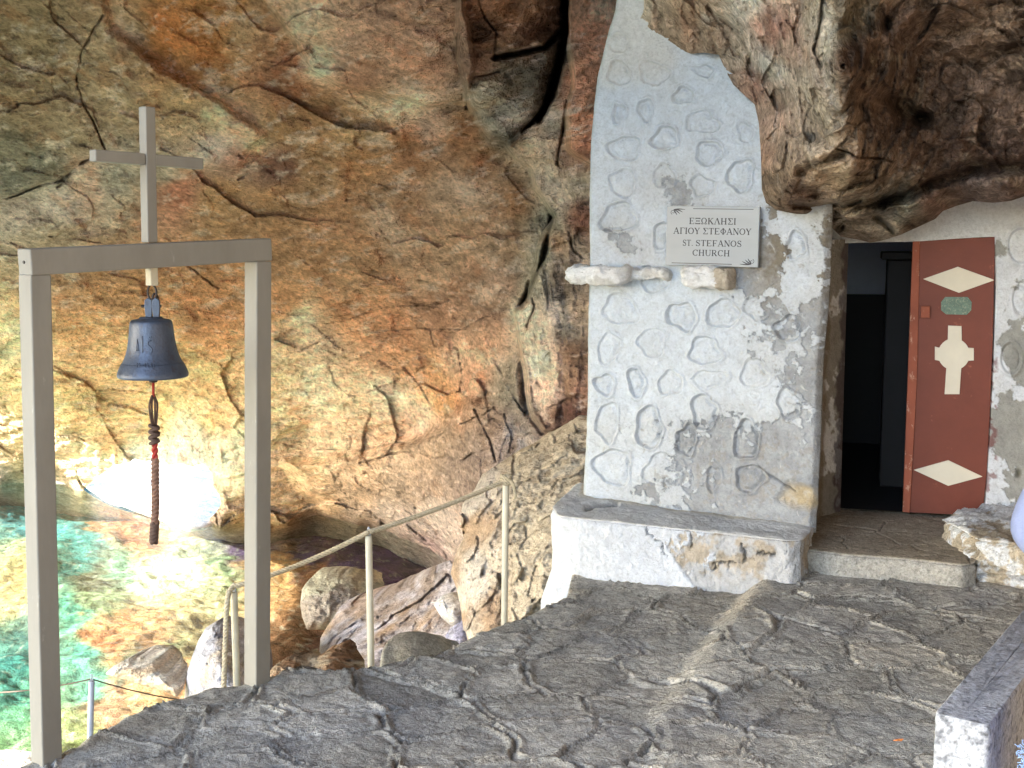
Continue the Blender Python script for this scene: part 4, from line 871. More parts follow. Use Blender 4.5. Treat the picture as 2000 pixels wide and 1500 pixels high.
# ------------------------------------------------------------------ overhanging rock above the chapel
OH = [(1180, -700), (1190, -120), (1214, -20), (1228, 8), (1236, 32), (1256, 44), (1276, 62), (1300, 82), (1326, 96), (1350, 105), (1376, 103), (1404, 107), (1418, 140), (1432, 165), (1456, 188), (1474, 204), (1482, 240), (1486, 300), (1488, 370), (1496, 396), (1516, 410), (1545, 416), (1575, 421), (1596, 424),
      (1612, 432), (1626, 446), (1642, 462), (1676, 468), (1700, 474), (1722, 470), (1760, 458), (1800, 440), (1826, 428), (1842, 412), (1868, 402), (1900, 393), (1940, 396), (1975, 392), (2000, 384), (2080, 350), (2200, 270), (2500, 120), (2700, 60), (2700, -700)]
OD = [(1214, 0, 7.35), (1300, 70, 7.05), (1404, 105, 6.8), (1440, 165, 6.75), (1480, 220, 6.75), (1490, 380, 6.5), (1545, 414, 6.45), (1600, 418, 6.5), (1650, 440, 6.85), (1700, 470, 6.85), (1760, 455, 6.75), (1850, 410, 6.6), (1930, 392, 6.4), (2000, 370, 6.25), (1280, 20, 7.1), (1400, 0, 6.5), (1400, 60, 6.8), (1550, 0, 6.0), (1640, 0, 5.6), (1700, 0, 5.85),
      (1480, 100, 6.5), (1560, 200, 6.15), (1640, 200, 5.65), (1650, 130, 5.5), (1600, 310, 6.0), (1560, 370, 6.2), (1660, 300, 5.95), (1700, 360, 6.3), (1700, 200, 6.15), (1800, 100, 6.4), (1850, 230, 6.5), (1980, 150, 6.3), (1800, 320, 6.55), (1900, 340, 6.55), (1750, 410, 6.7), (1980, 300, 6.3), (1500, -300, 5.4), (1800, -300, 5.3), (2300, 0, 5.2), (2300, -600, 4.0), (1300, -600, 5.0), (2600, 200, 5.0), (1650, 410, 6.5)]
ROD = RBF([q[:2] for q in OD], [q[2] for q in OD])
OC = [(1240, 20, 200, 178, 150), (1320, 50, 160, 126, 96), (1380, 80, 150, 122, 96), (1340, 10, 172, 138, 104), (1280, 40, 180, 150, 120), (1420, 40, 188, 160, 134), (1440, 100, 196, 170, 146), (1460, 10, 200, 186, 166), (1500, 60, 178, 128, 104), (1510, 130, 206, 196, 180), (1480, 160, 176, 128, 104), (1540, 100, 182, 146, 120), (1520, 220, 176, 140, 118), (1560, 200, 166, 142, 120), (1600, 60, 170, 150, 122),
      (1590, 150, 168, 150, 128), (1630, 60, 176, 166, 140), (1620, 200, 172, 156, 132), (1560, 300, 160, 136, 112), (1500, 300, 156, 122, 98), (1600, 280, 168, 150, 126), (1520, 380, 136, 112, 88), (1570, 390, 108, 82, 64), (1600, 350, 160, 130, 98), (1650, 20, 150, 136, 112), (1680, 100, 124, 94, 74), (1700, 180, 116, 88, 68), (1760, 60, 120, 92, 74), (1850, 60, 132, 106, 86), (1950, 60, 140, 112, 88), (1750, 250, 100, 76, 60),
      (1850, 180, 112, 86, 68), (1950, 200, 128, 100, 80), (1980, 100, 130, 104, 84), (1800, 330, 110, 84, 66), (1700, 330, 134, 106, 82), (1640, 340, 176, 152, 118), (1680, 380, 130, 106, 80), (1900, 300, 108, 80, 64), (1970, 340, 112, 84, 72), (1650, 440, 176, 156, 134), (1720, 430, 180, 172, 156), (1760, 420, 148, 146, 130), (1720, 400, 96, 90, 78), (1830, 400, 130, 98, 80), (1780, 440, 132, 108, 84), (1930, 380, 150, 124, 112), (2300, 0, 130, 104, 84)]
def over_fn(U, V):
    Y0 = ROD(U, V); s = rays(U, V, Y0)
    n1 = fbm(s, 2.0, 4, 3); wx = 26 * n1; wy = 26 * fbm(s, 2.0, 4, 13)
    e = -sdf(U, V, OH)
    Y = Y0 + .55 * np.exp(-np.maximum(e, 0) / 26) * smooth(1180, 1240, U) * (.35 + .65 * smooth(300, 420, V + .3 * (U - 1500)))
    sr = np.stack([s[..., 0] * 2.6, s[..., 1] * 1.4, s[..., 2] * .8], -1); left = smooth(1680, 1600, U + wx)
    flu = fbm(sr, 1.7, 6, 23, .58, True)
    pit = fbm(s, 5.5, 5, 33, .55)
    Y += -.22 * n1 - left * .09 * flu - .07 * pit - (1 - left) * (.16 * fbm(s, 2.0, 6, 43, .58, True) + .10 * fbm(s, 5, 4, 143, .5, True)) - .035 * fbm(s, 13, 5, 53, .62)
    wp = s + .10 * np.stack([fbm(s, 3, 3, 201), fbm(s, 3, 3, 202), fbm(s, 3, 3, 203)], -1); f1 = facet(wp, 2.2, 1.7); f2 = facet(wp, 6.5, 5.1); f3 = facet(wp, 15, 9.1); Y += -.16 * f1 - .06 * f2 - .022 * f3
    X2, Y2 = U + wx * .7 + 8 * pit, V + wy * .7 + 8 * fbm(s, 6, 4, 99)
    ck = 0
    for pts, wd_, dp in [([(1612, -40), (1600, 60), (1590, 90), (1606, 120)], 3, .12), ([(1640, 290), (1690, 310), (1740, 318)], 2, .1), ([(1652, 305), (1600, 322), (1570, 340)], 9, .12), 
                         ([(1600, 420), (1680, 400), (1760, 390), (1850, 350), (2000, 320)], 14, .28), ([(1700, 430), (1740, 450)], 4, .2), ([(1560, 410), (1640, 405)], 6, .2), ([(1740, 200), (1800, 240)], 14, .25), ([(1720, 20), (1730, 60)], 8, .12)]:
        g = np.exp(-(seg_dist(X2, Y2, pts) / wd_) ** 2); Y += g * dp; ck = np.maximum(ck, g * min(1, .5 + dp))
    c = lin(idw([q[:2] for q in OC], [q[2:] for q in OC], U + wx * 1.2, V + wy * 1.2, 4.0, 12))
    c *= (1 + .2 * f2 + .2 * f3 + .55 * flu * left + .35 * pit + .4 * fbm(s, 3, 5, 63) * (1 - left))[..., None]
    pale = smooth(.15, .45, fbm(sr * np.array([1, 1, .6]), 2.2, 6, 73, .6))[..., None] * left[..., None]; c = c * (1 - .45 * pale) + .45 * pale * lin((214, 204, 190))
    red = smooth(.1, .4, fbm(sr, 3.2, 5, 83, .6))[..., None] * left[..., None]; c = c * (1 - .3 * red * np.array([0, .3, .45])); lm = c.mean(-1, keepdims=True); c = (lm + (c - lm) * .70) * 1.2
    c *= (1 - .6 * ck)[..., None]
    blotch = smooth(.02, .30, fbm(s * np.array([.8, .8, 1.8]), 3.2, 6, 301, .64)) * (1 - left * .75); c *= (1 - .55 * blotch)[..., None]; lt = smooth(.1, .35, fbm(s * np.array([.8, .8, 1.6]), 5.5, 6, 311, .66))[..., None] * (1 - left * .5)[..., None]; c = c * (1 - .35 * lt) + .35 * lt * lin((190, 172, 150))  # dark and pale blotches, the dark ones mostly on the right side
    return rays(U, V, Y), np.clip(c, .015, .8)
def over_skirt(b):
    d = b - np.array([0, 0, EYE]); o = []
    for k, (f, pull) in enumerate([(1.012, .985), (1.035, .97), (1.08, .95), (1.16, .93)]):
        q = np.array([0, 0, EYE]) + d * f; q[:, 2] += .02 * (k + 1) + .05 * k; q[:, 0] += .02 * k; o.append(q)
    return o
ohu = np.concatenate([np.arange(1176, 2060, 2.2), np.arange(2060, 2712, 9)])
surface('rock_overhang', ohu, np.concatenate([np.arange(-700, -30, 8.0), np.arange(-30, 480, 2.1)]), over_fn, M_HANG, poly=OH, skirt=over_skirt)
tag(bpy.data.objects['rock_overhang'], kind='structure')

# ------------------------------------------------------------------ boulders on the shore
def strat(cols, off, sc=3.0, tilt=20, an=3.0, warm=None):
    a = math.radians(tilt); ca, sa = math.cos(a), math.sin(a)
    def f(W, V=None):
        q = np.stack([W[..., 0] * ca + W[..., 2] * sa, W[..., 1], (-W[..., 0] * sa + W[..., 2] * ca) * an], -1)
        n = fbm(q, sc, 6, off, .62); m = fbm(W, sc * .7, 4, off + 9)
        t1 = smooth(-.25, .25, n)[..., None]; t2 = smooth(.0, .35, m)[..., None]
        c = lin(cols[0]) * (1 - t1) + lin(cols[1]) * t1; c = c * (1 - .7 * t2) + .7 * t2 * lin(cols[2])
        dk = smooth(.80, .95, fbm(q, sc * .8, 4, off + 30, .5, True))[..., None]
        return c * (1 - .3 * dk) * (1 + .3 * fbm(W, sc * 6, 4, off + 40))[..., None]
    return f
def face_rock(name, poly, pts, colf, label, cat='rock', namp=.10, sc=2.0, tilt=20, seed=0.0, step=2.4, back=1.2, rnd=(.35, 14), kind=None, mat=None, pattern=3.0):
    """a boulder given by its outline, its distances and its strata; closed behind by a real body"""
    R_ = RBF([q[:2] for q in pts], [q[2] for q in pts]); xs = [p[0] for p in poly]; ys = [p[1] for p in poly]
    a = math.radians(tilt); ca, sa = math.cos(a), math.sin(a)
    def fn(U, V):
        Y = R_(U, V); s = rays(U, V, Y); q = np.stack([s[..., 0] * ca + s[..., 2] * sa, s[..., 1], (-s[..., 0] * sa + s[..., 2] * ca) * pattern], -1)
        e = -sdf(U, V, poly)
        Y = Y + rnd[0] * np.exp(-np.maximum(e, 0) / rnd[1]) - namp * (1.3 * fbm(s, sc * .7, 3, seed) + 1.1 * fbm(q, sc * 1.3, 6, seed + 7, .6, True) + .5 * fbm(q, sc * 5, 5, seed + 17, .62) + .9 * facet(s + .12 * fbm(s, 3, 3, 5)[..., None], sc * 1.3, seed) + .4 * facet(s, sc * 4, seed + 3))
        return rays(U, V, Y), np.clip(colf(s), .01, .88)
    def sk(b):
        d = b - np.array([0, 0, EYE]); c0 = b.mean(0); o = []
        for k, (f, sh) in enumerate([(.2, .97), (.5, .88), (.85, .66), (1.0, .30)]):
            q = c0 + (b - c0) * sh; q = q + np.array([0, back * f, -.10 * back * f]); q += (fbm(q, 2, 3, seed)[:, None]) * .06; o.append(q)
        return o
    o = surface(name, np.arange(min(xs) - 6, max(xs) + 8, step), np.arange(min(ys) - 6, max(ys) + 8, step), fn, mat or M_ROCK, poly=poly, skirt=sk)
    if kind: tag(o, kind=kind)
    else: tag(o, label, cat)
    return o
ORANGE = strat([(176, 152, 130), (202, 188, 172), (206, 200, 194)], 3, 2.4, 35, 1.6)
def speckled(s):
    c = ORANGE(s); px, py = project(s); a = smooth(960, 1010, px)[..., None]
    c = c * (1 - a) + a * (lin((196, 184, 166)) * (1 + .3 * fbm(s, 4, 5, 5))[..., None])
    sp = (smooth(.12, .3, fbm(s, 16, 4, 15, .65)) * smooth(930, 1010, px) * smooth(-.3, .2, fbm(s, 2, 3, 25)))[..., None]
    return c * (1 - .5 * sp) + .5 * sp * lin((104, 86, 72))
face_rock('big_shore_rock', [(1190, 800), (1130, 812), (1090, 838), (1050, 866), (1010, 885), (965, 912), (940, 930), (925, 960), (903, 985), (900, 1020), (905, 1050), (888, 1090), (880, 1120), (892, 1150), (900, 1190), (905, 1230), (920, 1290), (1190, 1290)],
          [(1160, 820, 9.6), (1050, 870, 9.6), (940, 940, 9.6), (905, 1000, 9.4), (885, 1110, 9.2), (905, 1230, 8.6), (1000, 1000, 8.9), (1060, 1100, 8.2), (1160, 960, 8.5), (1180, 1200, 7.8), (960, 1150, 8.7), (1000, 1260, 8.0)], speckled,
          'big tan and orange rock dotted with dark lichen rising beside the white bench', seed=5, namp=.13, sc=1.6, tilt=40, pattern=1.5, back=2.4)
SLABC = strat([(166, 150, 140), (206, 200, 206), (190, 160, 128)], 13, 2.6, 22, 5.0)
face_rock('shore_ledge', [(612, 1345), (622, 1290), (626, 1245), (640, 1222), (652, 1205), (664, 1186), (700, 1176), (740, 1172), (766, 1156), (800, 1138), (840, 1122), (884, 1104), (905, 1130), (912, 1165), (935, 1200), (960, 1260), (930, 1345)],
          [(630, 1240, 12.2), (624, 1300, 11.2), (700, 1180, 12.4), (800, 1140, 12.0), (885, 1108, 11.2), (760, 1240, 10.6), (860, 1200, 10.2), (920, 1200, 9.8), (940, 1320, 8.5), (700, 1320, 9.0)], SLABC,
          'long banded grey and orange rock ledge sloping down into the water', seed=15, namp=.13, sc=1.5, tilt=22, pattern=3.6, back=1.6)
face_rock('white_boulder', [(846, 1180), (862, 1166), (884, 1160), (906, 1164), (918, 1190), (924, 1215), (905, 1225), (880, 1222), (862, 1206)], [(850, 1185, 9.4), (905, 1170, 9.4), (885, 1200, 9.2), (915, 1222, 9.3)],
          strat([(222, 222, 226), (236, 236, 240), (214, 204, 192)], 23, 4, -30, 3), 'small pale white boulder lying on the banded rock ledge', seed=25, namp=.05, sc=3, back=.35, rnd=(.2, 9))
face_rock('lilac_stone', [(870, 1240), (888, 1226), (905, 1216), (920, 1228), (926, 1248), (912, 1262), (886, 1268), (872, 1258)], [(875, 1245, 8.9), (915, 1225, 8.9), (900, 1250, 8.7), (915, 1262, 8.7)],
          strat([(168, 168, 196), (196, 196, 216), (206, 202, 206)], 33, 4, -30, 2), 'small bluish lilac stone below the white boulder', seed=35, namp=.05, sc=3, back=.3, rnd=(.2, 9))
face_rock('sea_boulder', [(586, 1180), (590, 1150), (600, 1136), (614, 1122), (622, 1114), (660, 1117), (700, 1121), (736, 1123), (748, 1130), (744, 1155), (734, 1175), (716, 1200), (690, 1230), (600, 1230), (590, 1205)],
          [(592, 1170, 13.4), (620, 1118, 14.0), (745, 1128, 14.0), (660, 1150, 13.4), (700, 1200, 12.9), (600, 1215, 12.9)], strat([(176, 170, 150), (206, 202, 178), (160, 146, 140)], 43, 4, 85, 3), 'squat grey boulder with a flat top standing in the dark water', seed=45, namp=.08, sc=2, tilt=85, pattern=2, back=1.0)
face_rock('brown_stone', [(515, 1330), (532, 1304), (560, 1284), (590, 1280), (620, 1284), (650, 1268), (675, 1263), (696, 1266), (712, 1290), (716, 1345), (515, 1350)],
          [(520, 1325, 6.5), (600, 1290, 6.7), (690, 1268, 6.9), (700, 1330, 6.2), (560, 1335, 6.2), (640, 1310, 6.3)], strat([(150, 116, 88), (196, 180, 156), (104, 70, 46)], 53, 7, 10, 1.5), 'rough rust brown stone tucked behind the terrace edge', seed=55, namp=.06, sc=4, back=.4, rnd=(.15, 9))
face_rock('sunlit_boulder', [(358, 1390), (362, 1340), (366, 1310), (376, 1280), (388, 1250), (402, 1226), (420, 1216), (440, 1218), (462, 1228), (490, 1234), (512, 1270), (520, 1330), (520, 1390)],
          [(362, 1340, 10.6), (405, 1225, 10.9), (470, 1230, 10.9), (430, 1300, 10.2), (510, 1320, 10.5), (440, 1380, 9.9)], strat([(176, 176, 186), (206, 206, 214), (196, 176, 140)], 63, 4, 60, 3), 'upright pale boulder half in sunshine behind the bell frame leg', seed=65, namp=.05, sc=2, tilt=60, back=1.0, rnd=(.5, 16))
face_rock('flat_sea_rock', [(206, 1316), (222, 1300), (246, 1288), (272, 1284), (300, 1292), (318, 1302), (338, 1318), (350, 1340), (346, 1362), (325, 1352), (290, 1342), (250, 1330)],
          [(210, 1315, 11.2), (270, 1286, 11.5), (330, 1310, 11.1), (345, 1360, 10.5), (270, 1330, 10.9)], strat([(226, 216, 200), (240, 234, 222), (206, 176, 140)], 73, 4, 10, 2), 'low white rock breaking the shallow water in full sun', seed=75, namp=.05, sc=2.5, back=.8, rnd=(.2, 10))
face_rock('concrete_block', [(741, 1304), (746, 1272), (756, 1254), (764, 1248), (800, 1250), (850, 1253), (872, 1256), (884, 1262), (900, 1264), (905, 1300), (860, 1312)], [(745, 1290, 6.15), (760, 1250, 6.4), (880, 1260, 6.5), (820, 1280, 6.2), (820, 1305, 6.0), (895, 1290, 6.3)],
          strat([(150, 146, 136), (172, 168, 156), (160, 158, 150)], 83, 8, 5, 1), 'grey rendered block set against the terrace edge', 'block', seed=85, namp=.008, sc=4, back=.3, rnd=(.02, 2.5), mat=M_CONC)
# pale lower landing, in the sun, at the foot of the terrace
face_rock('lower_landing', [(-420, 1470), (-200, 1478), (0, 1480), (40, 1486), (72, 1494), (110, 1520), (110, 1800), (-420, 1800)], [(-400, 1475, 8.2), (0, 1482, 8.0), (80, 1496, 7.9), (-400, 1780, 6.2), (100, 1780, 6.0)],
          strat([(226, 222, 214), (236, 232, 226), (216, 206, 190)], 93, 2, 5, 1), '', seed=95, namp=.04, sc=2, step=4, back=.8, rnd=(.1, 8), kind='structure')

# ------------------------------------------------------------------ bell frame
BL, BR = PZ(90, 1488, 0), PZ(501, 1336, 0)
bx_ = Vector((BR.x - BL.x, BR.y - BL.y, 0)).normalized(); by_ = Vector((-bx_.y, bx_.x, 0))
frame = empty('bell_gate', (BL.x, BL.y, 0), 'grey painted steel gate frame with a plain cross on top at the terrace edge', 'bell frame')
def at_line(px, py):      # point on the vertical plane through both posts
    return PP(px, py, BL, -by_)
TL, TR = at_line(72, 509), at_line(501, 488)
wP = .083
def bar(a, b, wx_, wy_, ax, ay, name, bev=.006):
    az = (b - a).normalized(); ax2 = (ax - az * ax.dot(az)).normalized(); ay2 = az.cross(ax2)
    vs, fs = box((a + b) / 2, ax2, ay2, az, wx_, wy_, (b - a).length); o = poly_mesh(name, vs, fs, M_STEEL, frame, bevel=bev, seg=3); return fixn(o)
tl_b, tr_b = at_line(68, 536), at_line(504, 510)
bar(Vector((BL.x, BL.y, -.12)), tl_b, wP, wP, bx_, by_, 'post'); bar(Vector((BR.x, BR.y, -.12)), tr_b, wP, wP, bx_, by_, 'post')
ca_, cb_ = at_line(68, 511), at_line(504, 488)
dirb = (cb_ - ca_).normalized(); upb = (UPV - dirb * dirb.z).normalized()
vs, fs = box((ca_ + cb_) / 2, dirb, by_, upb, (cb_ - ca_).length + wP, wP + .004, .096); cbx = fixn(poly_mesh('crossbar', vs, fs, M_STEEL, frame, bevel=.006, seg=3))
hp = at_line(51, 507) - bx_ * 0; vs, fs = tube([ca_ - dirb * (wP / 2 + .001), ca_ - dirb * (wP / 2 + .0035)], .006, 10); 
o = poly_mesh('bolt_hole', vs, fs, M_DARK, cbx)
# cross: upright and arm
cbm, ctp = at_line(292, 474), at_line(287, 209)
crossE = bpy.data.objects.new('cross', None); COL.objects.link(crossE); crossE.location = cbm; crossE.parent = frame; crossE.matrix_parent_inverse = world_inv(frame)
wC = .046
az = (ctp - cbm).normalized(); axx = (bx_ - az * bx_.dot(az)).normalized(); ayy = az.cross(axx)
vs, fs = box((cbm + ctp) / 2, axx, ayy, az, wC, wC, (ctp - cbm).length); up_o = fixn(poly_mesh('upright', vs, fs, M_STEEL, crossE, bevel=.004))
mc = at_line(288, 312)
for sgn, px_ in ((-1, 181), (1, 391)):
    e = at_line(px_, 312); L = (e - mc).length; 
    a = mc + axx * sgn * (wC / 2 + .0006); L2 = abs((at_line(px_, 312) - mc).dot(bx_)) - wC / 2
    vs, fs = box(a + axx * sgn * L2 / 2, axx, ayy, az, L2, wC - .003, wC - .002); fixn(poly_mesh('arm', vs, fs, M_STEEL, crossE, bevel=.004))
# hanger plate under the bar
h0, h1 = at_line(296, 520), at_line(297, 558)
vs, fs = box((h0 + h1) / 2, axx, ayy, UPV, .036, .036, (h0 - h1).length); fixn(poly_mesh('hanger', vs, fs, M_RAIL, frame, bevel=.004))

# ------------------------------------------------------------------ bell
bc = at_line(299, 736); bt = at_line(297, 617)
bell = empty('bell', tuple(bc), 'weathered blue grey bronze bell hanging from the steel frame', 'bell')
S = (bt.z - bc.z)      # height of the bell body
prof = [(.0, .985), (.20, .99), (.225, .985), (.23, .955), (.36, .945), (.405, .925), (.425, .89), (.435, .80), (.455, .64), (.48, .50), (.525, .36), (.585, .26), (.60, .235), (.612, .235), (.625, .215), (.68, .12), (.705, .07), (.71, .03), (.70, .0), (.66, -.005),
        (.62, .03), (.56, .12), (.48, .28), (.42, .50), (.38, .80), (.30, .88), (.0, .90)]
RB = (P(368, 700, bc.y) - P(232, 700, bc.y)).length / 2 / .71
vs, fs = lathe(bc, [(r * RB, z * S) for r, z in prof], 72); bell_body = fixn(poly_mesh('bell_body', vs, fs, M_BRONZE, bell, smooth_sh=True))
ms = bell_body.modifiers.new('s', 'SUBSURF'); ms.levels = 1; ms.render_levels = 1
# cast letters on the bell: strokes laid on its surface, facing the viewer
import bisect
pz = sorted((z * S, r * RB) for r, z in prof[3:18])
def bell_r(z):
    zs = [q[0] for q in pz]; k = min(max(bisect.bisect(zs, z), 1), len(pz) - 1); a, b = pz[k - 1], pz[k]; return a[1] + (b[1] - a[1]) * (z - a[0]) / (b[0] - a[0] + 1e-9)
vang = math.atan2(-bc.y, -bc.x)
def on_bell(px, py, lift=.0015):
    z = P(px, py, bc.y).z - bc.z; r = bell_r(z) + lift; lat = (px - 299) / F * bc.y
    a = math.asin(max(-1, min(1, lat / r))); ang = vang + a; return Vector((bc.x + r * math.cos(ang), bc.y + r * math.sin(ang), bc.z + z))
def strokes(sets, rad, name, parent, mat):
    parts = []
    for st in sets:
        q = []
        for (a, b) in zip(st[:-1], st[1:]):
            for k in range(4): q.append(on_bell(a[0] + (b[0] - a[0]) * k / 4, a[1] + (b[1] - a[1]) * k / 4))
        q.append(on_bell(*st[-1])); parts.append(tube(q, rad, 6))
    vs, fs = join_geo(parts); return fixn(poly_mesh(name, vs, fs, mat, parent, smooth_sh=True))
strokes([[(270, 681), (272, 660), (274, 681)], [(282, 653), (281, 684)], [(298, 661), (292, 664), (291, 669), (296, 673), (299, 678), (297, 686)], [(294, 655), (296, 657), (299, 654)]], .0026, 'cast_letters', bell, M_BRONZE)
strokes([[(270, 711), (270, 703), (275, 711), (275, 703)], [(283, 705), (286, 704), (284, 711)], [(290, 703), (290, 711)], [(295, 703), (298, 705), (295, 707), (298, 710), (295, 711)], [(302, 706), (301, 711)]], .0017, 'cast_letters', bell, M_BRONZE)
ringv = [on_bell(0, 0)] if 0 else None
# loops and shackle
def ring(c, n1_, n2_, ra_, rb_, rad, name, parent, mat=M_DARK, a0=0, a1=360):
    pts = [c + n1_ * (ra_ * math.cos(math.radians(a0 + (a1 - a0) * k / 28))) + n2_ * (rb_ * math.sin(math.radians(a0 + (a1 - a0) * k / 28))) for k in range(29)]
    vs, fs = tube(pts, rad, 8, cap=(a1 - a0) < 360); return fixn(poly_mesh(name, vs, fs, mat, parent, smooth_sh=True))
vx = Vector((1, 0, 0))
ring(at_line(297, 571), vx, UPV, .017, .030, .0042, 'chain_ring', bell)
ring(at_line(303, 590), Vector((.5, .85, 0)), UPV, .016, .034, .0045, 'chain_ring', bell)
# crown lugs: a forked clevis with two plates
lug = []
for ddx, th in ((-.014, .007), (.016, .007)):
    c = at_line(297, 597) + vx * ddx
    pr = [(-.012, -.045), (.012, -.045), (.016, 0), (.014, .022), (.0, .032), (-.014, .022), (-.016, 0)]
    for sg in (1,):
        f = [c + vx * x + UPV * z + Vector((0, -th, 0)) for x, z in pr]; b_ = [v + Vector((0, 2 * th, 0)) for v in f]; n = len(pr)
        lug.append((f + b_, [tuple(range(n)), tuple(range(n, 2 * n))[::-1]] + [(i, n + i, n + (i + 1) % n, (i + 1) % n) for i in range(n)]))
vs, fs = join_geo(lug); fixn(poly_mesh('crown', vs, fs, M_BRONZE, bell, bevel=.002))
cc_ = at_line(297, 598); vs, fs = tube([cc_ + vx * -.042, cc_ + vx * .036], .006, 8); fixn(poly_mesh('crown_pin', vs, fs, M_DARK, bell))
# clapper
c0 = Vector((bc.x, bc.y, bc.z + S * .8)); vs, fs = tube([c0, bc + Vector((0, 0, .0)), bc + Vector((0, 0, -.012)), bc + Vector((0, 0, -.022))], [.006, .009, .02, .014], 14); fixn(poly_mesh('clapper', vs, fs, M_DARK, bell, smooth_sh=True))
# pull rope: cord loop, knot, red twist, plaited tail
q = lambda px, py: at_line(px, py)
rope = empty('pull_rope', tuple(q(299, 755)), 'plaited brown pull rope with a red twist and a knot under the bell', 'rope')
vs, fs = tube([q(299, 745), q(299.5, 775)], .0055, 10); fixn(poly_mesh('cord_stem', vs, fs, M_CORDR, rope, smooth_sh=True))
parts = []
for dx_, w_ in ((-9, 1), (-4, .5), (3, .4), (8, 1)):
    parts.append(tube(catmull([q(299 + dx_ * .2, 772), q(300 + dx_ * .8, 785), q(300 + dx_ * .9, 800), q(301 + dx_ * .5, 830)], 6), .0042, 7))
vs, fs = join_geo(parts); fixn(poly_mesh('loop', vs, fs, M_CORDD, rope, smooth_sh=True))
parts = []
for k in range(6):
    c = q(300.5 + (k % 2), 833 + k * 6.2); t_ = Vector((.3 * (-1) ** k, 0, 1)).normalized(); n1_ = (vx - t_ * vx.dot(t_)).normalized(); n2_ = t_.cross(n1_)
    parts.append(tube([c + n1_ * (.017 * math.cos(a * math.pi / 9)) + n2_ * (.015 * math.sin(a * math.pi / 9)) for a in range(19)], .0068, 8, cap=False))
parts.append(tube([q(307, 842), q(312, 845), q(311, 850)], .0035, 6))
vs, fs = join_geo(parts); fixn(poly_mesh('knot', vs, fs, M_CORDD, rope, smooth_sh=True))
vs, fs = twisted([q(302, 866), q(303, 902)], .0125, .05, 2, 8); fixn(poly_mesh('red_twist', vs, fs, M_CORDR, rope, smooth_sh=True))
vs, fs = twisted([q(303, 896), q(303, 940), q(303.5, 985), q(302, 1030), q(300, 1056)], .0165, .052, 3, 8); fixn(poly_mesh('plait', vs, fs, M_CORD, rope, smooth_sh=True))
vs, fs = twisted([q(302.4, 1020), q(301, 1040), q(300, 1060)], .0185, .045, 3, 8, 1.0); fixn(poly_mesh('frayed_end', vs, fs, M_CORDD, rope, smooth_sh=True))

# ------------------------------------------------------------------ rope railing
def rail_post(px, ptop, pbot, Y, label, grp, mat=M_RAIL, r=.0168, name='rail_post', base=.25):
    a, b = P(px[1], pbot, Y), P(px[0], ptop, Y)
    e = empty(name, tuple(a), label, 'post', grp)
    dn_ = (a - b).normalized(); vs, fs = tube([a + dn_ * base, b], r, 16); fixn(poly_mesh('tube', vs, fs, mat, e, smooth_sh=False, bevel=.0015))
    for p_ in bpy.data.objects[e.children[0].name].data.polygons: p_.use_smooth = len(p_.vertices) == 4
    pts = [b + Vector((-.002, 0, .0)), b + Vector((-.003, 0, .03)), b + Vector((.0, 0, .04)), b + Vector((.006, 0, .03)), b + Vector((.006, 0, .0))]
    vs, fs = tube(catmull(pts, 4), .0035, 6); fixn(poly_mesh('hook', vs, fs, M_GALV, e, smooth_sh=True))
    return b
G1 = 'cream railing posts along the terrace edge'
p1 = rail_post((457, 463), 1156, 1350, 5.55, 'short cream railing post just behind the bell frame leg', G1)
p2 = rail_post((720, 725), 1046, 1310, 5.75, 'cream railing post in front of the banded rock ledge', G1)
p3 = rail_post((988, 985), 945, 1226, 6.2, 'cream railing post with the rope end knotted round its top', G1)
rr = empty('railing_rope', tuple(p2), 'thick twisted rope slung between the cream railing posts', 'rope')
def sag(a, b, d, n=14, ): return [a.lerp(b, k / n) + Vector((0, 0, -d * 4 * (k / n) * (1 - k / n))) for k in range(n + 1)]
o1 = Vector((0, -.004, .018))
vs, fs = twisted([P(436, 1368, 5.5), P(440, 1250, 5.5), P(443, 1180, 5.5), P(447, 1156, 5.52), p1 + o1 + Vector((.0, 0, .012))] + sag(p1 + o1 + Vector((.02, 0, .014)), p2 + o1, .02)[0:] , .0125, .055, 3, 8)
fixn(poly_mesh('rope_run', vs, fs, M_ROPE, rr, smooth_sh=True))
vs, fs = twisted(sag(p2 + o1 + Vector((.004, 0, 0)), p3 + o1, .012), .0125, .055, 3, 8); fixn(poly_mesh('rope_run', vs, fs, M_ROPE, rr, smooth_sh=True))
parts = []
for k in range(3): 
    c = p3 + Vector((.0, 0, .006 + .017 * k)); parts.append(twisted([c + Vector((.022 * math.cos(a / 2.2), .022 * math.sin(a / 2.2), .003 * math.sin(a))) for a in range(15)], .0105, .05, 3, 6))
parts.append(twisted([p3 + Vector((.01, -.02, .03)), p3 + Vector((.035, -.03, .01)), p3 + Vector((.045, -.03, -.03)), p3 + Vector((.05, -.03, -.07))], .009, .05, 3, 6))
vs, fs = join_geo(parts); fixn(poly_mesh('knot', vs, fs, M_ROPE, rr, smooth_sh=True))
p4 = rail_post((179, 176), 1330, 1440, 6.8, 'grey metal railing post low down beside the water', None, M_GALV, .0175, 'lower_rail_post', .5)
lr = tube(sag(P(-260, 1322, 8.2), p4 + Vector((0, 0, .012)), .10) + sag(p4 + Vector((.0, 0, .012)), P(395, 1372, 7.6), .02)[1:], .004, 7)
o = poly_mesh('thin_cord', lr[0], lr[1], M_CORDD, None, smooth_sh=True); tag(o, 'thin brown cord strung low over the shallows from the grey post', 'cord')

